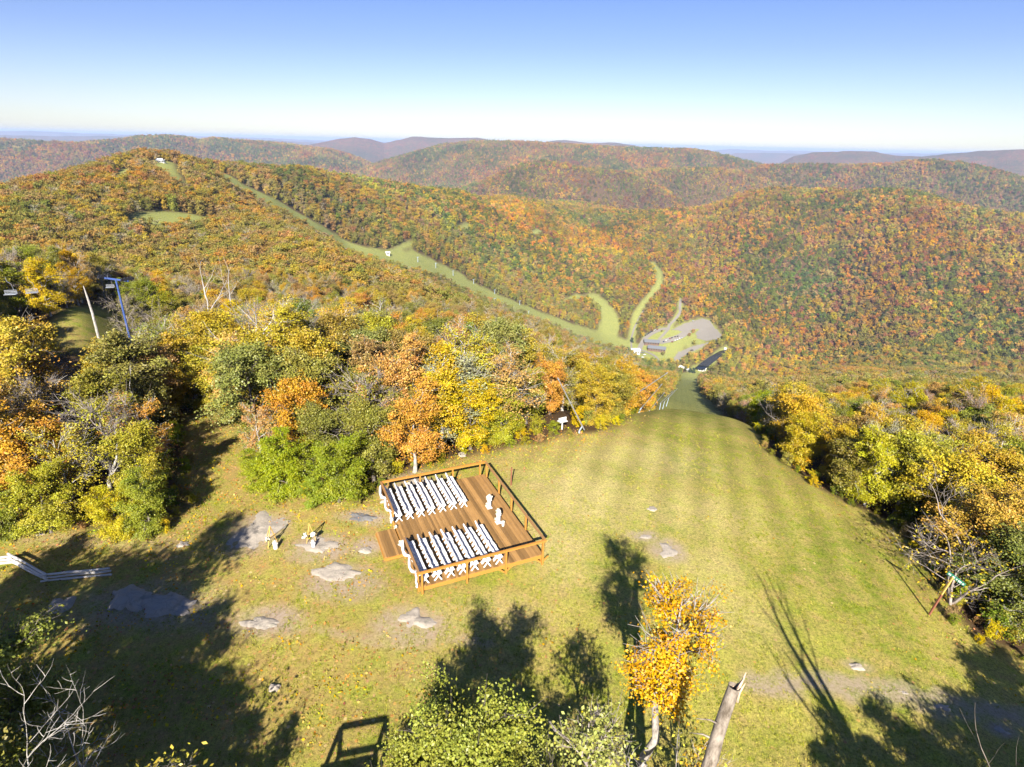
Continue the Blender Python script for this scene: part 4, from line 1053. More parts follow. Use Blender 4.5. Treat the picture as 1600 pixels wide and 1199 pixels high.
# ------------------------------------------------------------------ easels and milk cans on the lawn
def gp_(u, v): return onto(u, v, 8)
def easel(apex, f1, f2, label, bar):
    p1 = gp_(*f1); p2 = gp_(*f2); c = (p1 + p2) / 2
    d = p2 - p1; d[2] = 0; L = np.linalg.norm(d); d /= L; nrm = np.array([-d[1], d[0], 0])
    e = empty('easel', (c[0], c[1], c[2])); top = np.array([0, 0, 1.3]); m = MB()
    for s, p in ((-1, p1), (1, p2)):
        m = MB(); q = p - c; q[2] -= .02; m.beam(q, top - nrm * .02, .045, .035); m.build('leg', M['yellow_wood'], e)
    m = MB(); q = nrm * .55; q = np.array([q[0], q[1], Hs(c[0] + q[0], c[1] + q[1]) - c[2] - .02]); m.beam(q, top, .045, .035); m.build('leg', M['yellow_wood'], e)
    m = MB(); hb = bar; w = L * (1 - hb / 1.3) / 2 + .1; m.beam(-d * w + np.array([0, 0, hb]) - nrm * .04, d * w + np.array([0, 0, hb]) - nrm * .04, .04, .03); m.build('crossbar', M['yellow_wood'], e)
    tag(e, label, 'easel', 'wooden easels on the bare rock'); return c, d, nrm
c, d, n_ = easel((429, 820), (419, 857), (433, 846), 'tall yellow wooden easel on the left rock patch, one flower bunch on it', .62)
bouquet(tuple(c - d * .34 - n_ * .05 + np.array([0, 0, .66])), .12, 20, 'white flower bunch on the left leg of the left easel', 12)
c, d, n_ = easel((489, 820), (479, 849), (494, 845), 'tall yellow wooden easel on the right rock patch, two flower bunches on it', .60)
bouquet(tuple(c - d * .36 - n_ * .05 + np.array([0, 0, .62])), .15, 21, 'white flower bunch on the left leg of the right easel', 14)
bouquet(tuple(c + d * .12 - n_ * .08 + np.array([0, 0, .55])), .15, 22, 'white flower bunch on the right leg of the right easel', 14)
def milk_can(u, v, k, label, fl):
    p = gp_(u, v); e = empty('milk_can', p)
    m = MB(); m.tube([(0, 0, z * k) for z in (0, .02, .3, .36, .42, .44, .47, .48)], [r * k for r in (.125, .13, .13, .12, .075, .075, .095, .095)], 14); m.build('body', M['can'], e, True)
    for s in (-1, 1):
        m = MB(); m.tube([(s * .10 * k, 0, .38 * k), (s * .155 * k, 0, .40 * k), (s * .15 * k, 0, .33 * k), (s * .125 * k, 0, .30 * k)], [.012] * 4, 5); m.build('handle', M['can'], e)
    tag(e, label, 'milk can', 'white milk cans'); bouquet((p[0], p[1], p[2] + .52 * k), .08, 30 + u, fl, 9)
milk_can(431, 857, 1.0, 'white milk can at the foot of the left easel', 'small flowers standing in the milk can by the left easel')
milk_can(490, 855, .85, 'cream milk can at the foot of the right easel', 'small flowers standing in the milk can by the right easel')

# ------------------------------------------------------------------ log fence at the left
fe = [gp_(*q) for q in [(-40, 886), (18, 880), (72, 908), (168, 899)]]
root = empty('log_fence', fe[1]); g = np.random.default_rng(9)
for k in range(3):
    a = fe[k] - fe[1]; b = fe[k + 1] - fe[1]
    for j in range(3):
        m = MB(); u_ = (b - a) / np.linalg.norm(b - a); off = np.array([-u_[1], u_[0], 0]) * g.normal() * .05
        A_ = a - u_ * .2 + off; B_ = b + u_ * .2 + off * .3; zz = .06 + .19 * j + (.05 if k % 2 else 0)
        P = [A_ + (B_ - A_) * t + np.array([0, 0, zz]) + g.normal(size=3) * .012 for t in np.linspace(0, 1, 6)]
        m.tube(P, [.06 * (.8 + .4 * g.random()) for _ in P], 7); m.build('rail', M['log'], root)
tag(root, 'low zigzag fence of stacked silvery logs on the lawn at the left', 'log fence')

# ------------------------------------------------------------------ bedrock slabs
def slab(u, v, ru, rv, label, h=.06, dark=False, seed=0, rough=.8):
    c = flat(u, v, -.35); c[2] = Hs(c[0], c[1])
    rx = abs(flat(u + ru, v, -.35)[0] - c[0]); ry = abs(flat(u, v - rv, -.35)[1] - c[1])
    V = [(0, 0, h)]; F = []; n = 40; rings = 9
    for i in range(1, rings + 1):
        t = i / rings
        for j in range(n):
            ph = 2 * math.pi * j / n
            k = 1 + rough * 2 * (float(fbm(math.cos(ph) * 1.6 + seed * 3.1 + 20, math.sin(ph) * 1.6 + seed + 20, 4)) - .5)
            x, y = rx * k * t * math.cos(ph), ry * k * t * math.sin(ph)
            zz = h * (1 - t ** 3) + (h + .10) * 1.3 * (float(fbm((x + c[0]) * 1.9, (y + c[1]) * 1.9, 4)) - .5) - (0.06 * t ** 5)
            V.append((x, y, Hs(x + c[0], y + c[1]) - c[2] + zz))
    for j in range(n): F.append((0, 1 + j, 1 + (j + 1) % n))
    for i in range(rings - 1):
        for j in range(n):
            a = 1 + i * n + j; b = 1 + i * n + (j + 1) % n; F.append((a, a + n, b + n, b))
    o = link('rock_slab', new_mesh('rock_slab', V, F, [M['stone_dark' if dark else 'stone']], None, True), None, c)
    return tag(o, label, 'rock', 'bedrock slabs in the grass')
for i, q in enumerate([
 (402,839,40,25,'pale flat rock slab under the left easel'), (500,858,33,13,'pale flat rock slab under the right easel'),
 (524,896,42,15,'long pale rock slab halfway between the easels and the deck front corner'), (566,811,25,9,'dark grey rock slab beside the deck entrance',.05,True),
 (571,861,12,6,'small grey rock slab just left of the step platform'), (648,966,28,17,'pale rock slab on the lawn below the deck front corner'),
 (1046,848,15,11,'grey rock slab on the open lawn right of the deck'), (1010,826,13,4,'thin grey rock slab above the lawn slab'),
 (262,955,40,20,'broken grey rock outcrop in the tree shade at lower left, right piece',.25), (205,948,30,20,'broken grey rock outcrop in the tree shade at lower left, left piece',.3), (408,980,34,10,'rock slab at the edge of the tree shade, lower left'),
 (98,962,18,12,'boulder half buried in the shade, left of the broken outcrop',.35), (290,862,9,5,'small rock in the grass above the tree shade'),
 (1348,1014,13,6,'small grey rock slab on the right lawn, above the bare tyre track'), (1492,1071,16,7,'pale rock slab in the bare track at lower right'),
 (1425,1050,9,4,'pair of small flat stones in the bare track'), (1583,1100,14,7,'pale rock at the right border below the track'),
 (652,757,22,10,'grey rock slab behind the deck, under the salmon tree',.12), (430,1080,9,7,'grey stone in the grass at lower left, beside the shade',.18),
 (1022,780,10,4,'small flat stone on the slope beyond the deck'), (70,848,7,4,'small stone near the yellow bush, left wood edge',.14),
 (606,782,12,7,'rock at the far left corner of the deck',.16), (722,707,7,4,'small grey rock at the grove edge beyond the deck',.2)]):
    slab(*q[:5], h=q[5] if len(q) > 5 else .06, dark=len(q) > 6, seed=i)

# ------------------------------------------------------------------ posts, signs, snow poles
def pole_pts(u0, v0, u1, v1, rm=8):
    p = onto(u0, v0, rm); d = math.hypot(p[0], p[1]); return p, at(u1, v1, d)
p, q = pole_pts(798.5, 758.4, 799.5, 730.8)
m = MB(); m.tube([(0, 0, -.2), (0, 0, .7), (0.01, 0, q[2] - p[2])], [.05, .05, .048], 8)
o = m.build('marker_post', M['rust']); o.location = p; tag(o, 'short rusty post standing alone in the grass beyond the deck', 'post')
p, q = pole_pts(1451, 961, 1489, 902)
e = empty('signpost', p); dd = Vector(q - p)
m = MB(); m.beam((0, 0, -.1), dd * .55, .09, .09); m.beam(dd * .55, dd, .075, .075, 1); m.build('post', [M['rust'], M['yellow_wood']], e)
L_ = Vector(at(1481, 895, math.hypot(*p[:2]) + .1) - p); Rr = Vector(at(1508, 915, math.hypot(*p[:2]) - .1) - p)
m = MB(); m.beam(L_, Rr, .04, .2, 0); bo = m.build('sign_board', M['sign_green'], e)
m = MB(); dv = (Rr - L_)
n_ = dv.cross(Vector((0, 0, 1))).normalized()
if n_.dot(Vector(p) - Vector((0, 0, EYE))) > 0: n_ = -n_
for t0, t1 in ((.06, .2), (.3, .42), (.5, .56), (.62, .8), (.86, .94)): m.beam(L_ + dv * t0 + n_ * .023, L_ + dv * t1 + n_ * .023, .008, .09)
m.build('sign_marks', M['white'], bo); tag(e, 'leaning post with a green trail sign board with pale markings, right lawn edge', 'sign')
for (a, b, hook, lab) in (((1540, 985), (1546, 967), True, 'left one of two short grey metal posts by the right border'), ((1556, 992), (1561, 977), True, 'right one of two short grey metal posts by the right border')):
    p, q = pole_pts(*a, *b); m = MB(); hh_ = q[2] - p[2]
    m.tube([(0, 0, -.1), (0, 0, hh_), (-.02, 0, hh_ + .04), (-.14, 0, hh_ + .05)], [.035] * 4, 7); o = m.build('metal_post', M['galv']); o.location = p; tag(o, lab, 'post', 'two short metal posts')
p, q = pole_pts(878, 671, 878, 660)
e = empty('trail_sign', p); hh_ = q[2] - p[2]; m = MB(); m.box((0, 0, hh_ / 2 - .1), (.1, .1, hh_ + .2)); m.build('post', M['white'], e)
m = MB(); m.box((0, 0, hh_ + .12), (.85, .5, .08), .5, bev=.02); m.box((0, .05, hh_ + .3), (.8, .06, .3), .5); m.build('board', M['white_wall'], e); tag(e, 'small white sign box on a post left of the first snow pole', 'sign')
def snow_pole(base, low, top, d, label, cone):
    b = at(*base, d); b[2] = Hs(b[0], b[1]); e = empty('snow_pole', b)
    lo = at(*low, d); tp = at(*top, d - 1.4); hgt = lo[2] - b[2]; piv = lo + (tp - lo) * .08
    if piv[2] - b[2] < .5: lo[2] += .5 - (piv[2] - b[2]); piv = lo + (tp - lo) * .08
    m = MB(); m.tube([(0, 0, -.2), (0, 0, .25), tuple(piv - b)], [.16 if cone else .09, .10 if cone else .07, .06], 8); m.build('stand', M['steel_blue'], e)
    m = MB(); m.tube([lo - b, (lo + tp) / 2 - b, tp - b], [.06, .055, .04], 8); m.build('pipe', M['galv'], e)
    m = MB(); m.tube([tp - b, tp - b + unit(tp - lo) * .25], [.08, .03], 8); m.build('nozzle', M['galv'], e)
    m = MB(); m.tube([piv - b + np.array([.05, 0, -.1]), lo - b + (tp - lo) * .3], [.02, .02], 5); m.build('ram', M['dark_metal'], e)
    return tag(e, label, 'snow gun', 'tilted snow poles along the slope')
_d0 = math.hypot(*onto(905, 677)[:2])
snow_pole((905, 677), (913, 672), (873, 594), _d0, 'first tilted snow pole, leaning left at the head of the slope', False)
snow_pole((985.5, 637), (982, 624), (1041, 584), 63, 'second tilted snow pole, leaning right on a pale stand at the crest', True)
snow_pole((999, 641), (1000, 640), (1033, 602), 68, 'third tilted snow pole from the deck, just below the crest', True)
snow_pole((1012, 644), (1013, 644), (1037, 615), 80, 'fourth tilted snow pole from the deck, below the crest', True)
snow_pole((1030, 637), (1031, 631), (1050, 613), 118, 'fifth tilted snow pole from the deck, down the slope', True)
snow_pole((1035, 634), (1037, 629), (1054, 611), 140, 'sixth tilted snow pole from the deck, down the slope', True)
snow_pole((1042, 628), (1044, 623), (1058, 608), 170, 'farthest tilted snow pole down the slope', True)

# ------------------------------------------------------------------ dead and bare trees
def bare_tree(name, me, cm, base, h, label, rz=0.0, colour=None, wide=1.0, group=None):
    e = empty(name, base, rz); zs = np.empty(len(me.vertices) * 3, np.float32); me.vertices.foreach_get('co', zs); k = h / float(zs[2::3].max())
    e.scale = (k * wide, k * wide, k); link('trunk', me, e)
    if cm: c = link('crown', cm, e); c.color = (*(colour or PAL['yellow']), 1)
    return tag(e, label, 'tree', group)
B1 = make_bare(101, 2.6, .10, 4, M['dead_wood'], .75, 2, .12, .08)
B2 = make_bare(102, 3.2, .14, 4, M['dead_wood'], .6, 2, .13, .07)
B3 = make_bare(103, 2.2, .06, 4, M['twig'], .7, 3, .13, .07)
B4 = make_bare(104, 2.0, .06, 4, M['twig'], .85, 3, .14, .03, stems=3, sprd=.6, leaf=M['leaf'], per=1, lsize=.085, height=5.0)
B5 = make_bare(115, 2.4, .20, 4, M['dead_wood'], .8, 2, .14, .07, height=8)
def stand(u, d, vtop):
    a, t = dirn(u, vtop); x, y = d * math.sin(R_(a)), d * math.cos(R_(a)); z = Hs(x, y); return (x, y, z), EYE + d * t - z
DEAD = [(434,50,455,B5,1.15,'white dead tree with forked bare branches standing above the grove, left of centre'),
 (208,47,560,B2,1.0,'pale dead tree with hooked branch left of the shaded lane'),
 (143,40.4,655,B5,.8,'grey bare tree at the left wood edge, among the yellow bushes'),
 (160,40.2,672,B3,.9,'dark twiggy bare tree beside the grey bare tree, left wood edge'),
 (305,100,392,B2,.9,'bare grey tree on the left hillside, left one of a pair'),
 (332,102,398,B1,.8,'bare grey tree on the left hillside, right one of a pair'),
 (262,88,440,B3,1.0,'low spreading dead branches right of the blue lift tower'),
 (300,80,470,B3,.9,'dead pale branches among salmon trees on the left hillside'),
 (395,43,600,B3,1.0,'thin grey bare tree at the left end of the deck grove'),
 (727,72,530,B1,.8,'dead tree with drooping branch in the woods beyond the deck grove'),
 (780,80,520,B2,.8,'forked dead tree in the woods beyond the deck grove, right of the drooping one'),
 (692,95,480,B1,.7,'small dead tree at the skyline of the woods left of the far trail'),
 (575,52,580,B3,.9,'bare twiggy tree inside the deck grove, left of the pale salmon tree'),
 (470,110,455,B2,.7,'pale dead tree in the brown woods, right of the white dead tree'),
 (1585,41,752,B3,1.1,'white bare branches at the right border, above the bushy trees'),
 (20,62,520,B3,1.0,'grey twiggy bare tree at the left edge, above the orange tree'),
 (205,75,470,B3,1.0,'bare twiggy tree below the chairlift clearing'),
 (1535,70,640,B3,1.0,'grey bare tree in the right wood'),(1265,62,610,B3,1.2,'grey bare tree above the slope shadow in the right wood')]
for i, (u, d, vt, bm_, wd, lab) in enumerate(DEAD):
    b, h = stand(u, d, vt); bare_tree('dead_tree' if bm_ in (B1, B2, B5) else 'bare_tree', bm_[0], bm_[1], b, max(h, 2.5), lab, i * 1.3, wide=wd)
p = onto(1490, 948, 8); bare_tree('bare_tree', B4[0], B4[1], p, 5.0, 'spreading bare grey shrub tree with a few yellow leaves, right lawn edge', .4, PAL['yellow'], 1.25)
b, h = stand(133, 88, 447); m = MB(); m.tube([(0, 0, -.2), (.02, 0, h * .5), (-.1, 0, h * .8), (-.22, 0, h)], [.16, .14, .11, .04], 7)
o = m.build('dead_tree', M['dead_wood']); o.location = b; tag(o, 'broken white trunk at the back of the chairlift clearing', 'dead trunk')

# ---- foreground trees that rise from below the picture's lower border
def atY(u, v, y):
    d = ray(u, v); k = y / d[1]; return np.array([0, 0, EYE]) + d * k
GREY = bark_material('mottled_pale_bark', (0.12, 0.10, 0.085), (0.48, 0.44, 0.39))
ORG = make_tree(201, 10.5, .82, .69, 260, 48, .066, M['leaf'], GREY, 18, 6, flat_=.6, crad=.36, lean=.006, twigs=5, tsize=1.0)
b = atY(1020, 1190, 14.6); gx, gy = 4.95, 14.4
e = empty('orange_tree', (gx, gy, Hs(gx, gy)), .6); link('trunk', ORG[0], e); c = link('crown', ORG[1], e); c.color = (0.60, 0.30, 0.028, 1)
e.rotation_euler = (R_(-5.0), R_(4.5), .0); tag(e, 'tall bare-trunked tree with a bright orange crown at the lower border', 'tree')
TW = make_bare(206, 3.0, .17, 4, GREY, .8, 3, .16, .05, lean=(.05, .1), leaf=M['leaf'], lsize=.085, per=1, height=6.0)
bare_tree('gnarled_tree', TW[0], TW[1], (4.95, 13.6, Hs(5, 13.6)), 7.2, 'gnarled pale forked tree, almost bare, left beside the orange tree', 4.0, (0.36, 0.32, 0.05), .8)
sb = np.array([4.45, 9.6, -.2]); st = atY(1163, 1038, 11.2); g = np.random.default_rng(5)
n = 40; P = np.array([sb + (st - sb) * t + np.array([.07 * math.sin(t * 6), .04 * math.sin(t * 9), 0]) for t in np.linspace(0, .93, n)]) - sb
V, F = tube_np(P, np.linspace(.245, .155, n), 20); V = V.reshape(n, 20, 3)
rgh = 1 + .20 * (fbm(np.arange(20)[None] * .8 + 3 + 0 * np.arange(n)[:, None], np.arange(n)[:, None] * .35 + 0 * np.arange(20)[None], 4) - .5) + .10 * (fbm(np.arange(20)[None] * 2.1 + 0 * np.arange(n)[:, None], np.arange(n)[:, None] * .15 + 0 * np.arange(20)[None], 2) - .5)
rgh += .12 * np.exp(-((np.arange(n) - 14) / 1.5) ** 2)[:, None] * (np.arange(20) < 7)[None] + .1 * np.exp(-((np.arange(n) - 30) / 1.2) ** 2)[:, None] * (np.arange(20) > 12)[None]
V = P[:, None] + (V - P[:, None]) * rgh[:, :, None]; m = MB(); m.add(V.reshape(-1, 3), [tuple(f) for f in F])
ax_ = unit(st - sb)
for k in range(11):
    a = k * .63; rr_ = .10 + .04 * (k % 2); s0 = P[-1] + np.array([rr_ * math.cos(a), rr_ * math.sin(a), -.35 - .2 * g.random()]); L_ = .3 + .42 * g.random() * (1.3 if math.cos(a) > 0 else .5)
    tip_ = s0 + ax_ * L_ + np.array([.06, 0, 0]); m.tube([s0, s0 + ax_ * L_ * .5 + g.normal(size=3) * .01, tip_], [.06, .048, .01], 4, 1)
for t_, d_, L_ in ((.86, (-.9, -.2, .5), .9), (.80, (-.7, .3, -.1), .7), (.55, (.8, -.2, .3), .35)):
    q0 = P[int(t_ * n)]; m.tube([q0, q0 + unit(d_) * L_ * .5 + np.array([0, 0, .08]), q0 + unit(d_) * L_], [.035, .022, .008], 5)
o = m.build('broken_trunk', [M['bark'], M['yellow_wood']], None, True); o.location = sb; o.data.materials[1] = simple('pale_splintered_wood', (0.50, 0.36, 0.26), .9, 0, .35, 14)
o.data.materials[0] = bark_material('light_grey_bark', (0.10, 0.08, 0.06), (0.34, 0.29, 0.24))
tag(o, 'thick broken-off trunk with splintered pale top at the lower border', 'dead trunk')
YG = make_tree(210, 7.3, 1.25, .08, 480, 105, .068, M['leaf'], M['bark'], 19, 8, flat_=.6, crad=.40, twigs=2, shape=.9)
YG2 = make_tree(211, 5.2, 1.2, .06, 420, 100, .068, M['leaf'], M['bark'], 17, 8, flat_=.6, crad=.38, twigs=2, shape=.9)
WL = make_tree(212, 6.8, .75, .15, 230, 15, .085, M['leaf'], M['twig'], 13, 5, flat_=.5, crad=.5, twigs=5)
SP = make_tree(213, 3.7, .6, .2, 110, 9, .085, M['leaf'], M['twig'], 10, 4, flat_=.5, crad=.35, twigs=4)
def fore(name, pair, x, y, colour, label, rz=0.0, sc=1.0):
    e = empty(name, (x, y, Hs(x, y)), rz); e.scale = (sc,) * 3; link('trunk', pair[0], e); c = link('crown', pair[1], e); c.color = (*colour, 1); return tag(e, label, 'tree')
fore('broadleaf_tree', YG, -.85, 12.5, (0.27, 0.275, 0.045), 'yellow-green tree at the lower border, the tallest left of the pale trunks', .4)
fore('broadleaf_tree', YG2, -2.7, 12.7, (0.28, 0.27, 0.045), 'lower yellow-green tree at the lower border, beside the long frame shadow', 1.0, .84)
fore('broadleaf_tree', YG2, 1.2, 12.6, (0.29, 0.28, 0.06), 'low yellow-green tree between the tallest and the drooping one', 2.4, .72)
fore('drooping_tree', WL, 2.7, 13.3, (0.33, 0.33, 0.085), 'thin twiggy tree with drooping pale yellow-green leaves at the lower border', .2)
fore('sapling', SP, 6.7, 13.7, (0.50, 0.30, 0.04), 'sparse orange-leaved sapling between the orange tree and the broken trunk', .8)
BL = make_bare(220, 2.3, .05, 5, M['pale_bark'], .72, 2, .11, .06, stems=2, sprd=.3, height=9.0)
bare_tree('bare_tree', BL[0], BL[1], (-11.2, 10.8, Hs(-11.2, 10.8)), 9.9, 'bare pale branching tree in the lower left corner', .5, None, 1.25)
BL2 = make_bare(221, 1.9, .04, 4, M['twig'], .75, 3, .12, .06, stems=4, sprd=.55, leaf=M['leaf'], per=2, lsize=.08, height=4.4)
bare_tree('bare_tree', BL2[0], BL2[1], (-11.6, 11.6, Hs(-11.6, 11.6)), 4.6, 'reddish twiggy shrub tree with few leaves, lower left, right of the bare tree', 1.5, (0.36, 0.30, 0.05), 1.4)
fore('broadleaf_tree', YG2, -18.6, 15.0, (0.25, 0.26, 0.045), 'yellow-green tree at the lower left border, behind the bare tree', 3.0, 1.05)

# ---- trees beyond the lower border whose shade falls on the lawn
SH = [('broadleaf_tree',1,-21.2,8.5,13.2,.95), ('broadleaf_tree',0,-17.6,5.2,12.0,1.0), ('broadleaf_tree',3,-13.8,3.6,10.6,1.0), ('broadleaf_tree',2,-25.0,11.5,10.6,1.1), ('broadleaf_tree',6,-15.0,9.5,6.6,1.1), ('broadleaf_tree',6,-10.6,7.6,5.4,1.1),
      ('broadleaf_tree',6,13.6,8.6,5.4,1.2), ('broadleaf_tree',6,17.4,9.4,5.8,1.3), ('broadleaf_tree',3,20.8,10.6,6.6,1.2), ('broadleaf_tree',0,24.3,12.0,7.6,1.2), ('broadleaf_tree',6,20.5,7.2,7.0,1.3), ('broadleaf_tree',6,15.6,6.0,6.6,1.3)]
for i, (nm, kd, x, y, h, wd) in enumerate(SH):
    place_tree(kd, x, y, h, PAL['olive'], 'olive', 'leafy tree beyond the lower border that shades the lawn on the %s' % ('left' if x < 0 else 'right'), 'shade trees on the %s' % ('left' if x < 0 else 'right'), wd, i * 1.1)
BR = make_bare(231, 4.6, .36, 4, M['bark'], .5, 2, .07, .08, lean=(-.12, 0), height=13)
bare_tree('bare_tree', BR[0], None, (15.0, 7.4, Hs(15, 7.4)), 13.2, 'forked bare tree beyond the lower right border, casting a long branching shadow', .0)
BR2 = make_bare(232, 4.0, .07, 3, M['bark'], .4, 2, .08, .1)
bare_tree('bare_tree', BR2[0], None, (21.2, 11.6, Hs(21, 11)), 7.4, 'thin bare tree beyond the lower right border', .4)
bare_tree('bare_tree', BR2[0], None, (23.2, 11.4, Hs(23, 11)), 6.4, 'thin bare tree farther right, beyond the lower right border', 1.9)
# lookout frame just outside the lower border, seen by its shadow
e = empty('lookout_platform', (-6.3, 9.2, Hs(-6.3, 9.2)), R_(12)); g0 = -.1
for sx in (-.9, .9):
    for sy in (-.6, .6): m = MB(); m.box((sx, sy, 2.25), (.14, .14, 4.7)); m.build('post', M['rail_worn'], e)
m = MB(); m.box((0, 0, 3.5), (2.1, 1.5, .12)); m.build('floor', M['rail_worn'], e)
m = MB(); [m.beam((-.9, s * .6, 4.62), (.9, s * .6, 4.62), .12, .16) for s in (-1, 1)]; [m.beam((s * .9, -.5, 4.62), (s * .9, .5, 4.62), .12, .16) for s in (-1, 1)]; m.build('rail', M['rail_worn'], e)
m = MB(); m.beam((-.95, -.6, 3.4), (-2.3, -.9, 1.5), .3, .14); m.beam((-.95, .3, 3.4), (-2.3, .0, 1.5), .12, .14); m.beam((-2.3, -1.3, 1.5), (-2.3, .3, 1.5), .14, .14); m.build('stair', M['rail_worn'], e)
tag(e, 'wooden lookout platform beyond the lower border that throws the frame shadow', 'platform')

# ------------------------------------------------------------------ chairlift at the left
b, h = stand(181, 84, 437)
lt = empty('lift_tower', b, R_(-20)); m = MB(); m.tube([(0, 0, -.3), (0, 0, h)], [.14, .11], 10); m.build('mast', M['lift_blue'], lt)
m = MB(); m.box((0, 0, h), (4.1, .18, .2), bev=.03); m.build('crossarm', M['lift_blue'], lt)
for s in (-1, 1):
    m = MB(); m.box((s * 1.9, 0, h + .16), (.2, 1.7, .16)); [m.tube([(s * 1.9 - .06, k, h + .3), (s * 1.9 + .06, k, h + .3)], [.17, .17], 10) for k in (-.6, -.2, .2, .6)]; m.build('sheave_train', M['dark_metal'], lt)
tag(lt, 'blue T-shaped chairlift tower among the trees at the left', 'lift tower')
cab0 = np.array([b[0] - 1.9 * math.cos(R_(-20)), b[1] - 1.9 * math.sin(R_(-20)), b[2] + h + .4])
cd = at(8, 433, 66); cab1 = np.array(cd); far_ = cab0 + (cab0 - cab1) * 1.5; far_[2] = cab0[2] - 14
m = MB(); P = [cab1 + (cab1 - cab0) * 1.2, cab1, cab0, far_]; m.tube([q - cab0 for q in P], [.02] * 4, 5); o = m.build('haul_cable', M['dark_metal']); o.location = cab0; tag(o, 'dark haul cable of the chairlift running past the blue tower', 'cable')
def lift_chair(p, label, rz):
    e = empty('lift_chair', p, rz); e.scale = (.8, .8, .8); m = MB(); m.tube([(0, 0, 0), (0, .04, -.5), (.28, .12, -.8), (.30, .25, -1.5)], [.03] * 4, 6); m.tube([(-.55, .2, -1.5), (.55, .2, -1.5)], [.025] * 2, 6); m.build('hanger', M['galv'], e)
    m = MB(); m.box((0, 0, -1.9), (1.1, .42, .06), bev=.02); m.build('seat', M['galv'], e)
    m = MB(); [m.tube([(-.55, .2, z), (.55, .2, z)], [.025] * 2, 6) for z in (-1.65, -1.8)]; [m.tube([(s * .55, .2, -1.5), (s * .55, .2, -1.9), (s * .55, -.2, -1.9)], [.025] * 3, 6) for s in (-1, 1)]; m.build('backrest', M['galv'], e)
    return tag(e, label, 'lift chair', 'empty chairs on the chairlift')
dv = cab0 - cab1
lift_chair(tuple(cab1), 'empty lift chair hanging at the far left edge', .3); lift_chair(tuple(cab1 + dv * .17), 'empty lift chair second from the left edge', .5)
lift_chair(tuple(cab0 + np.array([.25, .2, -.08])), 'empty lift chair hanging beside the blue tower', .2)

# ------------------------------------------------------------------ base area far below
def far_pt(u, v): return onto(u, v, 600)
def draped(name, pxs, lift, mat, closed=True, width=None):
    P = [far_pt(*q)[:2] for q in pxs]
    if width:
        Q = []
        for i in range(len(P) - 1):
            for t in np.linspace(0, 1, 7, endpoint=(i == len(P) - 2)): Q.append(P[i] + (P[i + 1] - P[i]) * t)
        Q = np.array(Q)
        for _ in range(3): Q[1:-1] = .25 * Q[:-2] + .5 * Q[1:-1] + .25 * Q[2:]
        T = unit(np.gradient(Q, axis=0)); N_ = np.c_[-T[:, 1], T[:, 0]]
        A_ = Q + N_ * width / 2; B_ = Q - N_ * width / 2; V = [(*a, Hs(*a) + lift) for p in zip(A_, B_) for a in p]
        F = [(2 * i, 2 * i + 1, 2 * i + 3, 2 * i + 2) for i in range(len(Q) - 1)]
        return tag(link(name, new_mesh(name, V, F, [mat])), kind='structure')
    P = np.array(P); bm = bmesh.new(); x0, y0 = P.min(0); x1, y1 = P.max(0); st = 2.5; idx = {}
    vs = []
    for i in range(int((x1 - x0) / st) + 2):
        for j in range(int((y1 - y0) / st) + 2): vs.append((i, j, x0 + i * st, y0 + j * st))
    A_ = np.array(vs); ins = sdf(A_[:, 2], A_[:, 3], P) < 2.0
    zz = H(A_[:, 2], A_[:, 3])
    for q, k, z in zip(vs, ins, zz):
        if k: idx[q[:2]] = bm.verts.new((q[2], q[3], z + lift))
    for (i, j) in list(idx):
        c = [(i, j), (i + 1, j), (i + 1, j + 1), (i, j + 1)]
        if all(q in idx for q in c): bm.faces.new([idx[q] for q in c])
    me = bpy.data.meshes.new(name); bm.to_mesh(me); bm.free(); me.materials.append(mat)
    return tag(link(name, me), kind='structure')
draped('gravel_lot', [(1050,516),(1070,506),(1098,498),(1107,501),(1112,508),(1128,524),(1122,531),(1103,533),(1090,529),(1087,521),(1097,512),(1075,518)], .35, M['gravel'])
draped('gravel_yard', [(1053,560),(1060,551),(1085,541),(1108,535),(1100,541),(1080,551),(1066,558),(1058,567)], .35, M['gravel'])
draped('access_road', [(1064,468),(1062,480),(1063,489),(1055,500),(1046,508),(1044,515),(1036,524),(1028,533)], .55, M['gravel'], width=5)
draped('parking_road', [(998,552),(1000,543),(1007,530),(1018,522),(1034,515),(1046,514)], .6, M['gravel'], width=8)
draped('parking_road', [(1030,536),(1046,532),(1062,527),(1076,518)], .65, M['gravel'], width=13)
draped('service_road', [(998,545),(1012,551),(1024,557),(1030,565)], .5, M['gravel'], width=5)
draped('trail_track', [(987,547),(986,530),(991,512),(1000,495),(1006,485)], .3, M['gravel'], width=3)
def water_sheet():
    P = [far_pt(*q) for q in [(1090,571),(1108,558),(1124,549),(1138,545),(1132,552),(1118,564),(1106,573)]]
    z = max(p[2] for p in P) + .4
    P = [p + (np.array([0, 0, EYE]) - p) * ((z - p[2]) / (EYE - p[2])) for p in P]
    me = new_mesh('pond', [(p[0], p[1], z) for p in P], [tuple(range(len(P)))], [M['water']]); tag(link('pond', me), kind='structure')
water_sheet()
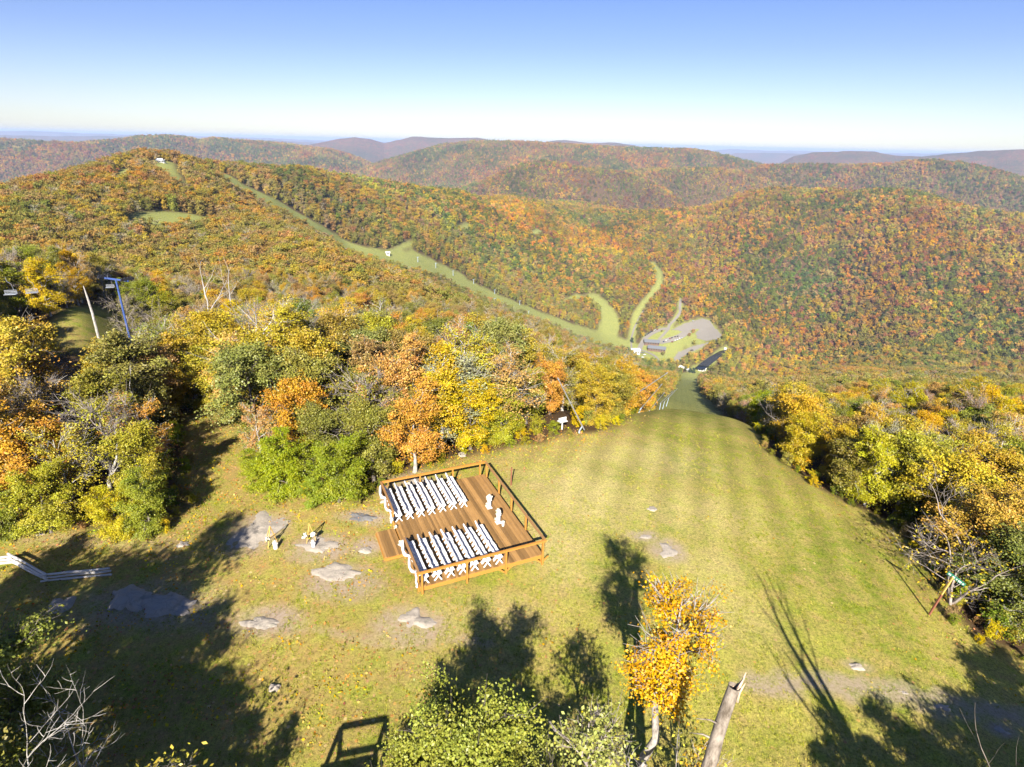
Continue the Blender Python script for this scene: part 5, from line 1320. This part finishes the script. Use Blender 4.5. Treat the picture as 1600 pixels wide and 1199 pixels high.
def house(name, u, v, L, Wd, hw, hr, rz, wall, roof, label, win=4, cat='building'):
    p = far_pt(u, v); e = empty(name, (p[0], p[1], p[2]), R_(rz)); w = MB()
    w.add([(-L/2,-Wd/2,-3),(L/2,-Wd/2,-3),(L/2,Wd/2,-3),(-L/2,Wd/2,-3),(-L/2,-Wd/2,hw),(L/2,-Wd/2,hw),(L/2,Wd/2,hw),(-L/2,Wd/2,hw),(-L/2,0,hw+hr),(L/2,0,hw+hr)],
          [(0,1,5,4),(2,3,7,6),(1,2,6,9,5),(3,0,4,8,7)]); w.build('wall', wall, e)
    r = MB(); o = .8; k = hr / (Wd / 2)
    for s in (-1, 1):
        a = [(-L/2-o, s*(Wd/2+o), hw-o*k), (L/2+o, s*(Wd/2+o), hw-o*k), (L/2+o, 0, hw+hr), (-L/2-o, 0, hw+hr)]
        V = a + [(x, y, z + .35) for x, y, z in a]; F = [(0,1,2,3),(7,6,5,4),(0,4,5,1),(1,5,6,2),(2,6,7,3),(3,7,4,0)]; r.add(V, F)
    r.build('roof', roof, e)
    for i in range(win):
        x = -L/2 + L * (i + .5) / win; q = MB(); q.box((x, -Wd/2 - .03, hw * .55), (L / win * .45, .12, hw * .4)); q.build('window', M['glass'], e)
    q = MB(); q.box((-L/2 - .03, 0, 1.1), (.12, 1.6, 2.2)); q.build('door', M['dark_metal'], e)
    return tag(e, label, cat)
house('lodge', 1018, 537, 25, 15, 4.5, 2.6, -8, M['brown_wall'], M['roof_grey'], 'upper grey-roofed brown wing of the ski lodge in the valley', 6, 'lodge')
house('lodge', 1026, 547, 29, 14, 4.5, 2.6, -16, M['brown_wall'], M['roof_grey'], 'lower grey-roofed brown wing of the ski lodge in the valley', 7, 'lodge')
house('service_building', 992, 552, 14, 10, 6, 2.5, 8, M['white_wall'], M['white_wall'], 'white building left of the ski lodge in the valley', 3)
house('red_shed', 1066, 578, 9, 7, 4, 2.2, -50, M['red_wall'], M['white_wall'], 'red shed with white roof at the foot of the ski slope', 2, 'shed')
house('white_shed', 1095, 579, 13, 8, 4.5, 1.6, 6, M['white_wall'], M['white_wall'], 'white shed beside the pond at the foot of the slope', 3, 'shed')
house('ticket_hut', 1074, 580, 4, 4, 3, 1.2, 0, M['white_wall'], M['white_wall'], 'tiny white hut between the red shed and the white shed', 1, 'hut')
house('trail_hut', 606, 399, 4.5, 4, 3.5, 1.2, 20, M['white_wall'], M['white_wall'], 'white hut beside the top of the far ski trail', 1, 'hut')
house('summit_house', 250, 254, 4, 2.6, 2.1, 1.0, 15, M['white_wall'], M['white_wall'], 'white summit house on top of the left hill', 3, 'house')
house('summit_shed', 256, 255, 2.6, 2.2, 2, .8, -10, M['white_wall'], M['roof_grey'], 'smaller shed right of the white summit house', 1, 'shed')
p = far_pt(1133, 546); m = MB(); m.tube([(0, 0, -2), (0, 0, 2.0), (0, 0, 3.0), (0, 0, 3.4)], [2.6, 2.6, 1.9, .5], 18); o = m.build('water_tank', M['white_wall'], None, True); o.location = p; tag(o, 'white round tank with domed top above the pond', 'tank')
CARC = {'black': (.02, .02, .022), 'white': (.75, .75, .75), 'silver': (.42, .44, .46), 'dark blue': (.03, .05, .13), 'dark red': (.2, .025, .03), 'grey': (.16, .17, .18)}
for k, v in CARC.items(): M['car ' + k] = simple('car_paint_' + k.replace(' ', '_'), v, .28, .3, .04, 1, .5)
def car(u, v, col, rz, label, truck=False, group='cars parked by the ski lodge'):
    p = far_pt(u, v); e = empty('pickup_truck' if truck else 'parked_car', (p[0], p[1], p[2] + .65), R_(rz)); L, w_ = (5.4, 2.0) if truck else (4.7, 1.85)
    prof = [(-L/2,.35),(L/2,.35),(L/2,.85),(L*.28,1.0),(L*.14,1.6),(-L*.30 if not truck else -L*.08,1.62),(-L*.44 if not truck else -L*.1,1.05),(-L/2,.98)]
    V = [(x, s * w_/2 * (1 if z < 1.1 else .84), z) for s in (-1, 1) for x, z in prof]; n = len(prof); m = MB()
    m.add(V, [tuple(range(n - 1, -1, -1)), tuple(range(n, 2 * n))] + [(i, (i + 1) % n, n + (i + 1) % n, n + i) for i in range(n)]); m.build('body', M['car ' + col], e)
    m = MB(); x0, x1 = (-L * .3, L * .16) if not truck else (-L * .07, L * .16)
    m.box(((x0 + x1) / 2, 0, 1.32), ((x1 - x0) * .86, w_ * .93, .34)); m.build('windows', M['glass'], e)
    for sx in (-1, 1):
        for sy in (-1, 1): m = MB(); m.tube([(sx * L * .31, sy * w_ * .42, .33), (sx * L * .31, sy * w_ * .51, .33)], [.34, .34], 10); m.build('wheel', M['tyre'], e)
    return tag(e, label, 'pickup' if truck else 'car', group)
row = [('black', 1008.5, 525), ('dark blue', 1011.5, 523), ('black', 1014, 521.5), ('dark blue', 1016.5, 520), ('black', 1019, 518.8), ('white', 1021.7, 517.4), ('silver', 1024.4, 516.6), ('dark red', 1027, 515.8)]
for i, (c_, u, v) in enumerate(row): car(u, v, c_, 62, '%s car, %s from the left in the row along the upper parking road' % (c_, ORD[i]))
row = [('dark blue', 1037, 535), ('white', 1041, 533), ('silver', 1043.5, 532), ('dark red', 1047, 530), ('black', 1050, 529), ('black', 1055, 527.4), ('black', 1059, 526.6)]
for i, (c_, u, v) in enumerate(row): car(u, v, c_, 60, '%s car, %s from the lodge in the upper row of the main parking' % (c_, ORD[i]))
row = [('dark red', 1050.5, 535.4), ('white', 1055, 533), ('white', 1058.5, 531.8), ('white', 1062, 530), ('silver', 1065.5, 529)]
for i, (c_, u, v) in enumerate(row): car(u, v, c_, 60, '%s car, %s from the lodge in the lower row of the main parking' % (c_, ORD[i]))
car(1004.5, 552.5, 'grey', 10, 'grey pickup beside the white building', True); car(1007, 555.5, 'white', 15, 'white pickup below the grey one, beside the white building', True); car(1004, 559.5, 'white', 20, 'lowest white pickup beside the white building', True)
car(1081, 548.5, 'black', 15, 'black pickup alone on the lower gravel yard', True); car(1083, 502.5, 'silver', 20, 'silver car alone at the top of the big gravel lot')
for i, (u, v) in enumerate([(653,410),(681,419),(708,431),(740,444),(773,460),(773,474),(812,477),(826,493)]):
    p = far_pt(u, v); e = empty('lift_tower', p, R_(40)); m = MB(); m.tube([(0, 0, -.5), (0, 0, 7)], [.32, .25], 8); m.build('mast', M['steel_blue'], e)
    m = MB(); m.box((0, 0, 7), (4.5, .3, .35)); m.build('crossarm', M['steel_blue'], e); m = MB(); [m.box((s * 2, 0, 7.25), (.3, 1.8, .25)) for s in (-1, 1)]; m.build('sheave_train', M['dark_metal'], e)
    tag(e, 'small pale blue lift tower, %s from the top of the far ski trail' % ORD[i], 'lift tower', 'lift towers on the far trail')
CON = make_tree(240, 10, 2.0, .05, 110, 70, .22, M['leaf'], M['bark'], 18, 4, flat_=.4, crad=.7, shape=.3)
for u, v, h, lab in [(1078,583,9,'dark evergreen at the foot of the slope, beside the tiny white hut'), (1083,584,11,'dark evergreen at the foot of the slope, left of the white shed'), (987,536,11,'narrow blue-green evergreen on the grass left of the lodge'), (980,552,12,'dark evergreen behind the white building, nearer the lodge'), (973,549,11,'dark evergreen behind the white building, farther left')]:
    p = far_pt(u, v); e = empty('evergreen_tree', p); e.scale = (h / 10,) * 3; link('trunk', CON[0], e); c = link('crown', CON[1], e); c.color = (0.05, 0.085, 0.045, 1); tag(e, lab, 'tree')
for u, v, h, col, lab in [(1035,556,8,'olive','round olive tree in front of the lodge'), (1083,521,8,'pink','round reddish tree between the two gravel lots'), (1077,526,7,'rust','smaller rust tree beside the round reddish one'), (1034,519,4,'olive','small olive bush on the grass between the parking roads'), (1070,562,7,'orange','orange tree by the lower gravel yard'), (1076,556,7,'olive','olive tree at the lower edge of the gravel yard')]:
    p = far_pt(u, v); place_tree(0, p[0], p[1], h, PAL[col], col, lab, None, 1.25, None, 'broadleaf_tree', p[2])

# ------------------------------------------------------------------ undergrowth along the wood edges
if FOREST:
    g = np.random.default_rng(8); Q = candidates(26, 75, .95, 1.5, 31); az, r, s = Q.T; x = r * np.sin(np.radians(az)); y = r * np.cos(np.radians(az)); od = open_dist(x, y)
    k = ((od > -.5) & (od < 3.2) & (g.random(len(x)) < np.clip(.75 - .12 * od, .1, 1)) & ~((x > -14) & (x < -6) & (y > 40))); x, y, r, od = x[k], y[k], r[k], od[k]
    cn = g.choice(['lime', 'green', 'yellow', 'olive', 'gold', 'rust'], len(x), p=[.3, .2, .16, .18, .08, .08])
    instance_group('undergrowth', MID[:2], None, np.c_[x, y, H(x, y) - .12], g.integers(0, 2, len(x)), .07 + .13 * g.random(len(x)) * np.clip(.5 + od / 2, .4, 1.3), g.random(len(x)) * 6.28, np.array([jitter(PAL[c], g) for c in cn]))

# ------------------------------------------------------------------ grass tufts and fallen leaves on the lawn
def tuft(seed, n, w, h, flatleaf=False):
    g = np.random.default_rng(seed); a = g.random(n) * 6.28; r = g.random(n) * .16
    if flatleaf:
        C = np.c_[np.cos(a) * r * 3, np.sin(a) * r * 3, np.full(n, .03)]; V, F = leaves_np(g, C, np.tile([0, 0, 1.0], (n, 1)), w, 1.3, .5)
    else:
        b = np.c_[np.cos(a) * r, np.sin(a) * r, np.full(n, -.01)]; d = np.c_[np.cos(a + 1) * .5, np.sin(a + 1) * .5, .6 + .6 * g.random(n)] * (h * (.6 + .8 * g.random(n)))[:, None]
        p = np.c_[-np.sin(a), np.cos(a), np.zeros(n)] * w / 2
        V = np.stack([b - p, b + p, b + d + p * .3, b + d - p * .3], 1).reshape(-1, 3); F = np.arange(n * 4).reshape(n, 4)
    t = np.repeat(g.random(n), 4)
    return quad_mesh('tuft', V, F, [M['leaf_far']], False, dict(tint=t, tval=np.repeat(g.random(n), 4)))
g = np.random.default_rng(55)
Q = candidates(15, 56, .22, .40, 71, 54); az, r, s = Q.T; az = az + g.normal(size=len(az)) * .5; x = r * np.sin(np.radians(az)); y = r * np.cos(np.radians(az))
od = open_dist(x, y); la = (x - DC[0]) * math.cos(DA) + (y - DC[1]) * math.sin(DA); lb = -(x - DC[0]) * math.sin(DA) + (y - DC[1]) * math.cos(DA)
rk = np.full(len(x), 9.0)
for o in list(COL.objects):
    if o.name.startswith('rock_slab'):
        q = np.array([v.co[:2] for v in o.data.vertices]); e_ = np.abs(q).max(0) * .85 + .01
        rk = np.minimum(rk, np.hypot((x - o.location.x) / e_[0], (y - o.location.y) / e_[1]))
lush = fbm(x / 3.2 + 4, y / 3.2 + 9, 4)
k = (od < .6) & ~((np.abs(la) < AH) & (np.abs(lb) < BH)) & (rk > 1) & (g.random(len(x)) < sstep(.36, .66, lush) * .75 + .12)
x, y, lush, r = x[k], y[k], lush[k], r[k]
c0 = np.array([.22, .25, .022]); c1 = np.array([.46, .39, .10]); t = np.clip(.35 + 1.5 * (fbm(x / 8 + 1, y / 8 + 2, 3) - .5) + .45 * g.normal(size=len(x)), 0, 1)[:, None]
instance_group('grass', [(tuft(i, 14, .03, .065), None) for i in range(3)], None, np.c_[x, y, H(x, y)], g.integers(0, 3, len(x)), .55 + .7 * g.random(len(x)), g.random(len(x)) * 6.28, c0 + (c1 - c0) * t)
Q = candidates(15, 58, .30, .5, 72, 54); az, r, s = Q.T; az = az + g.normal(size=len(az)) * .5; x = r * np.sin(np.radians(az)); y = r * np.cos(np.radians(az)); od = open_dist(x, y)
pr = np.clip(.55 - (x + 10) / 20, .02, .6) * sstep(.36, .6, fbm(x / 2.6 + 8, y / 2.6, 3)); pr = np.maximum(pr, .8 * (1 - sstep(0, 4.5, -od))); pr = np.where(x > 8, pr * .25, pr)
la = (x - DC[0]) * math.cos(DA) + (y - DC[1]) * math.sin(DA); lb = -(x - DC[0]) * math.sin(DA) + (y - DC[1]) * math.cos(DA)
k = (g.random(len(x)) < pr) & (od < 2.5) & ~((np.abs(la) < AH) & (np.abs(lb) < BH)); x, y = x[k], y[k]
cn = g.choice(['orange', 'rust', 'gold', 'pink', 'rust', 'yellow'], len(x))
instance_group('fallen_leaves', [(tuft(10 + i, 5, .10, 0, True), None) for i in range(3)], None, np.c_[x, y, H(x, y)], g.integers(0, 3, len(x)), .6 + .6 * g.random(len(x)), g.random(len(x)) * 6.28, np.array([jitter(PAL[c], g, .3) for c in cn]) * .85)
print('GRASS leaves', len(x))

# ------------------------------------------------------------------ the air
if HAZE > 0:
    b = MB(); b.box((0, 0, -215), (94000, 94000, 560)); hz = NT('thin_blue_air')
    pv = hz.n('ShaderNodeVolumePrincipled'); pv.inputs['Color'].default_value = (0.54, 0.69, 1.0, 1); pv.inputs['Density'].default_value = HAZE
    hz.l(pv.outputs[0], hz.o.inputs['Volume'])
    tag(b.build('haze', hz.m), kind='stuff')
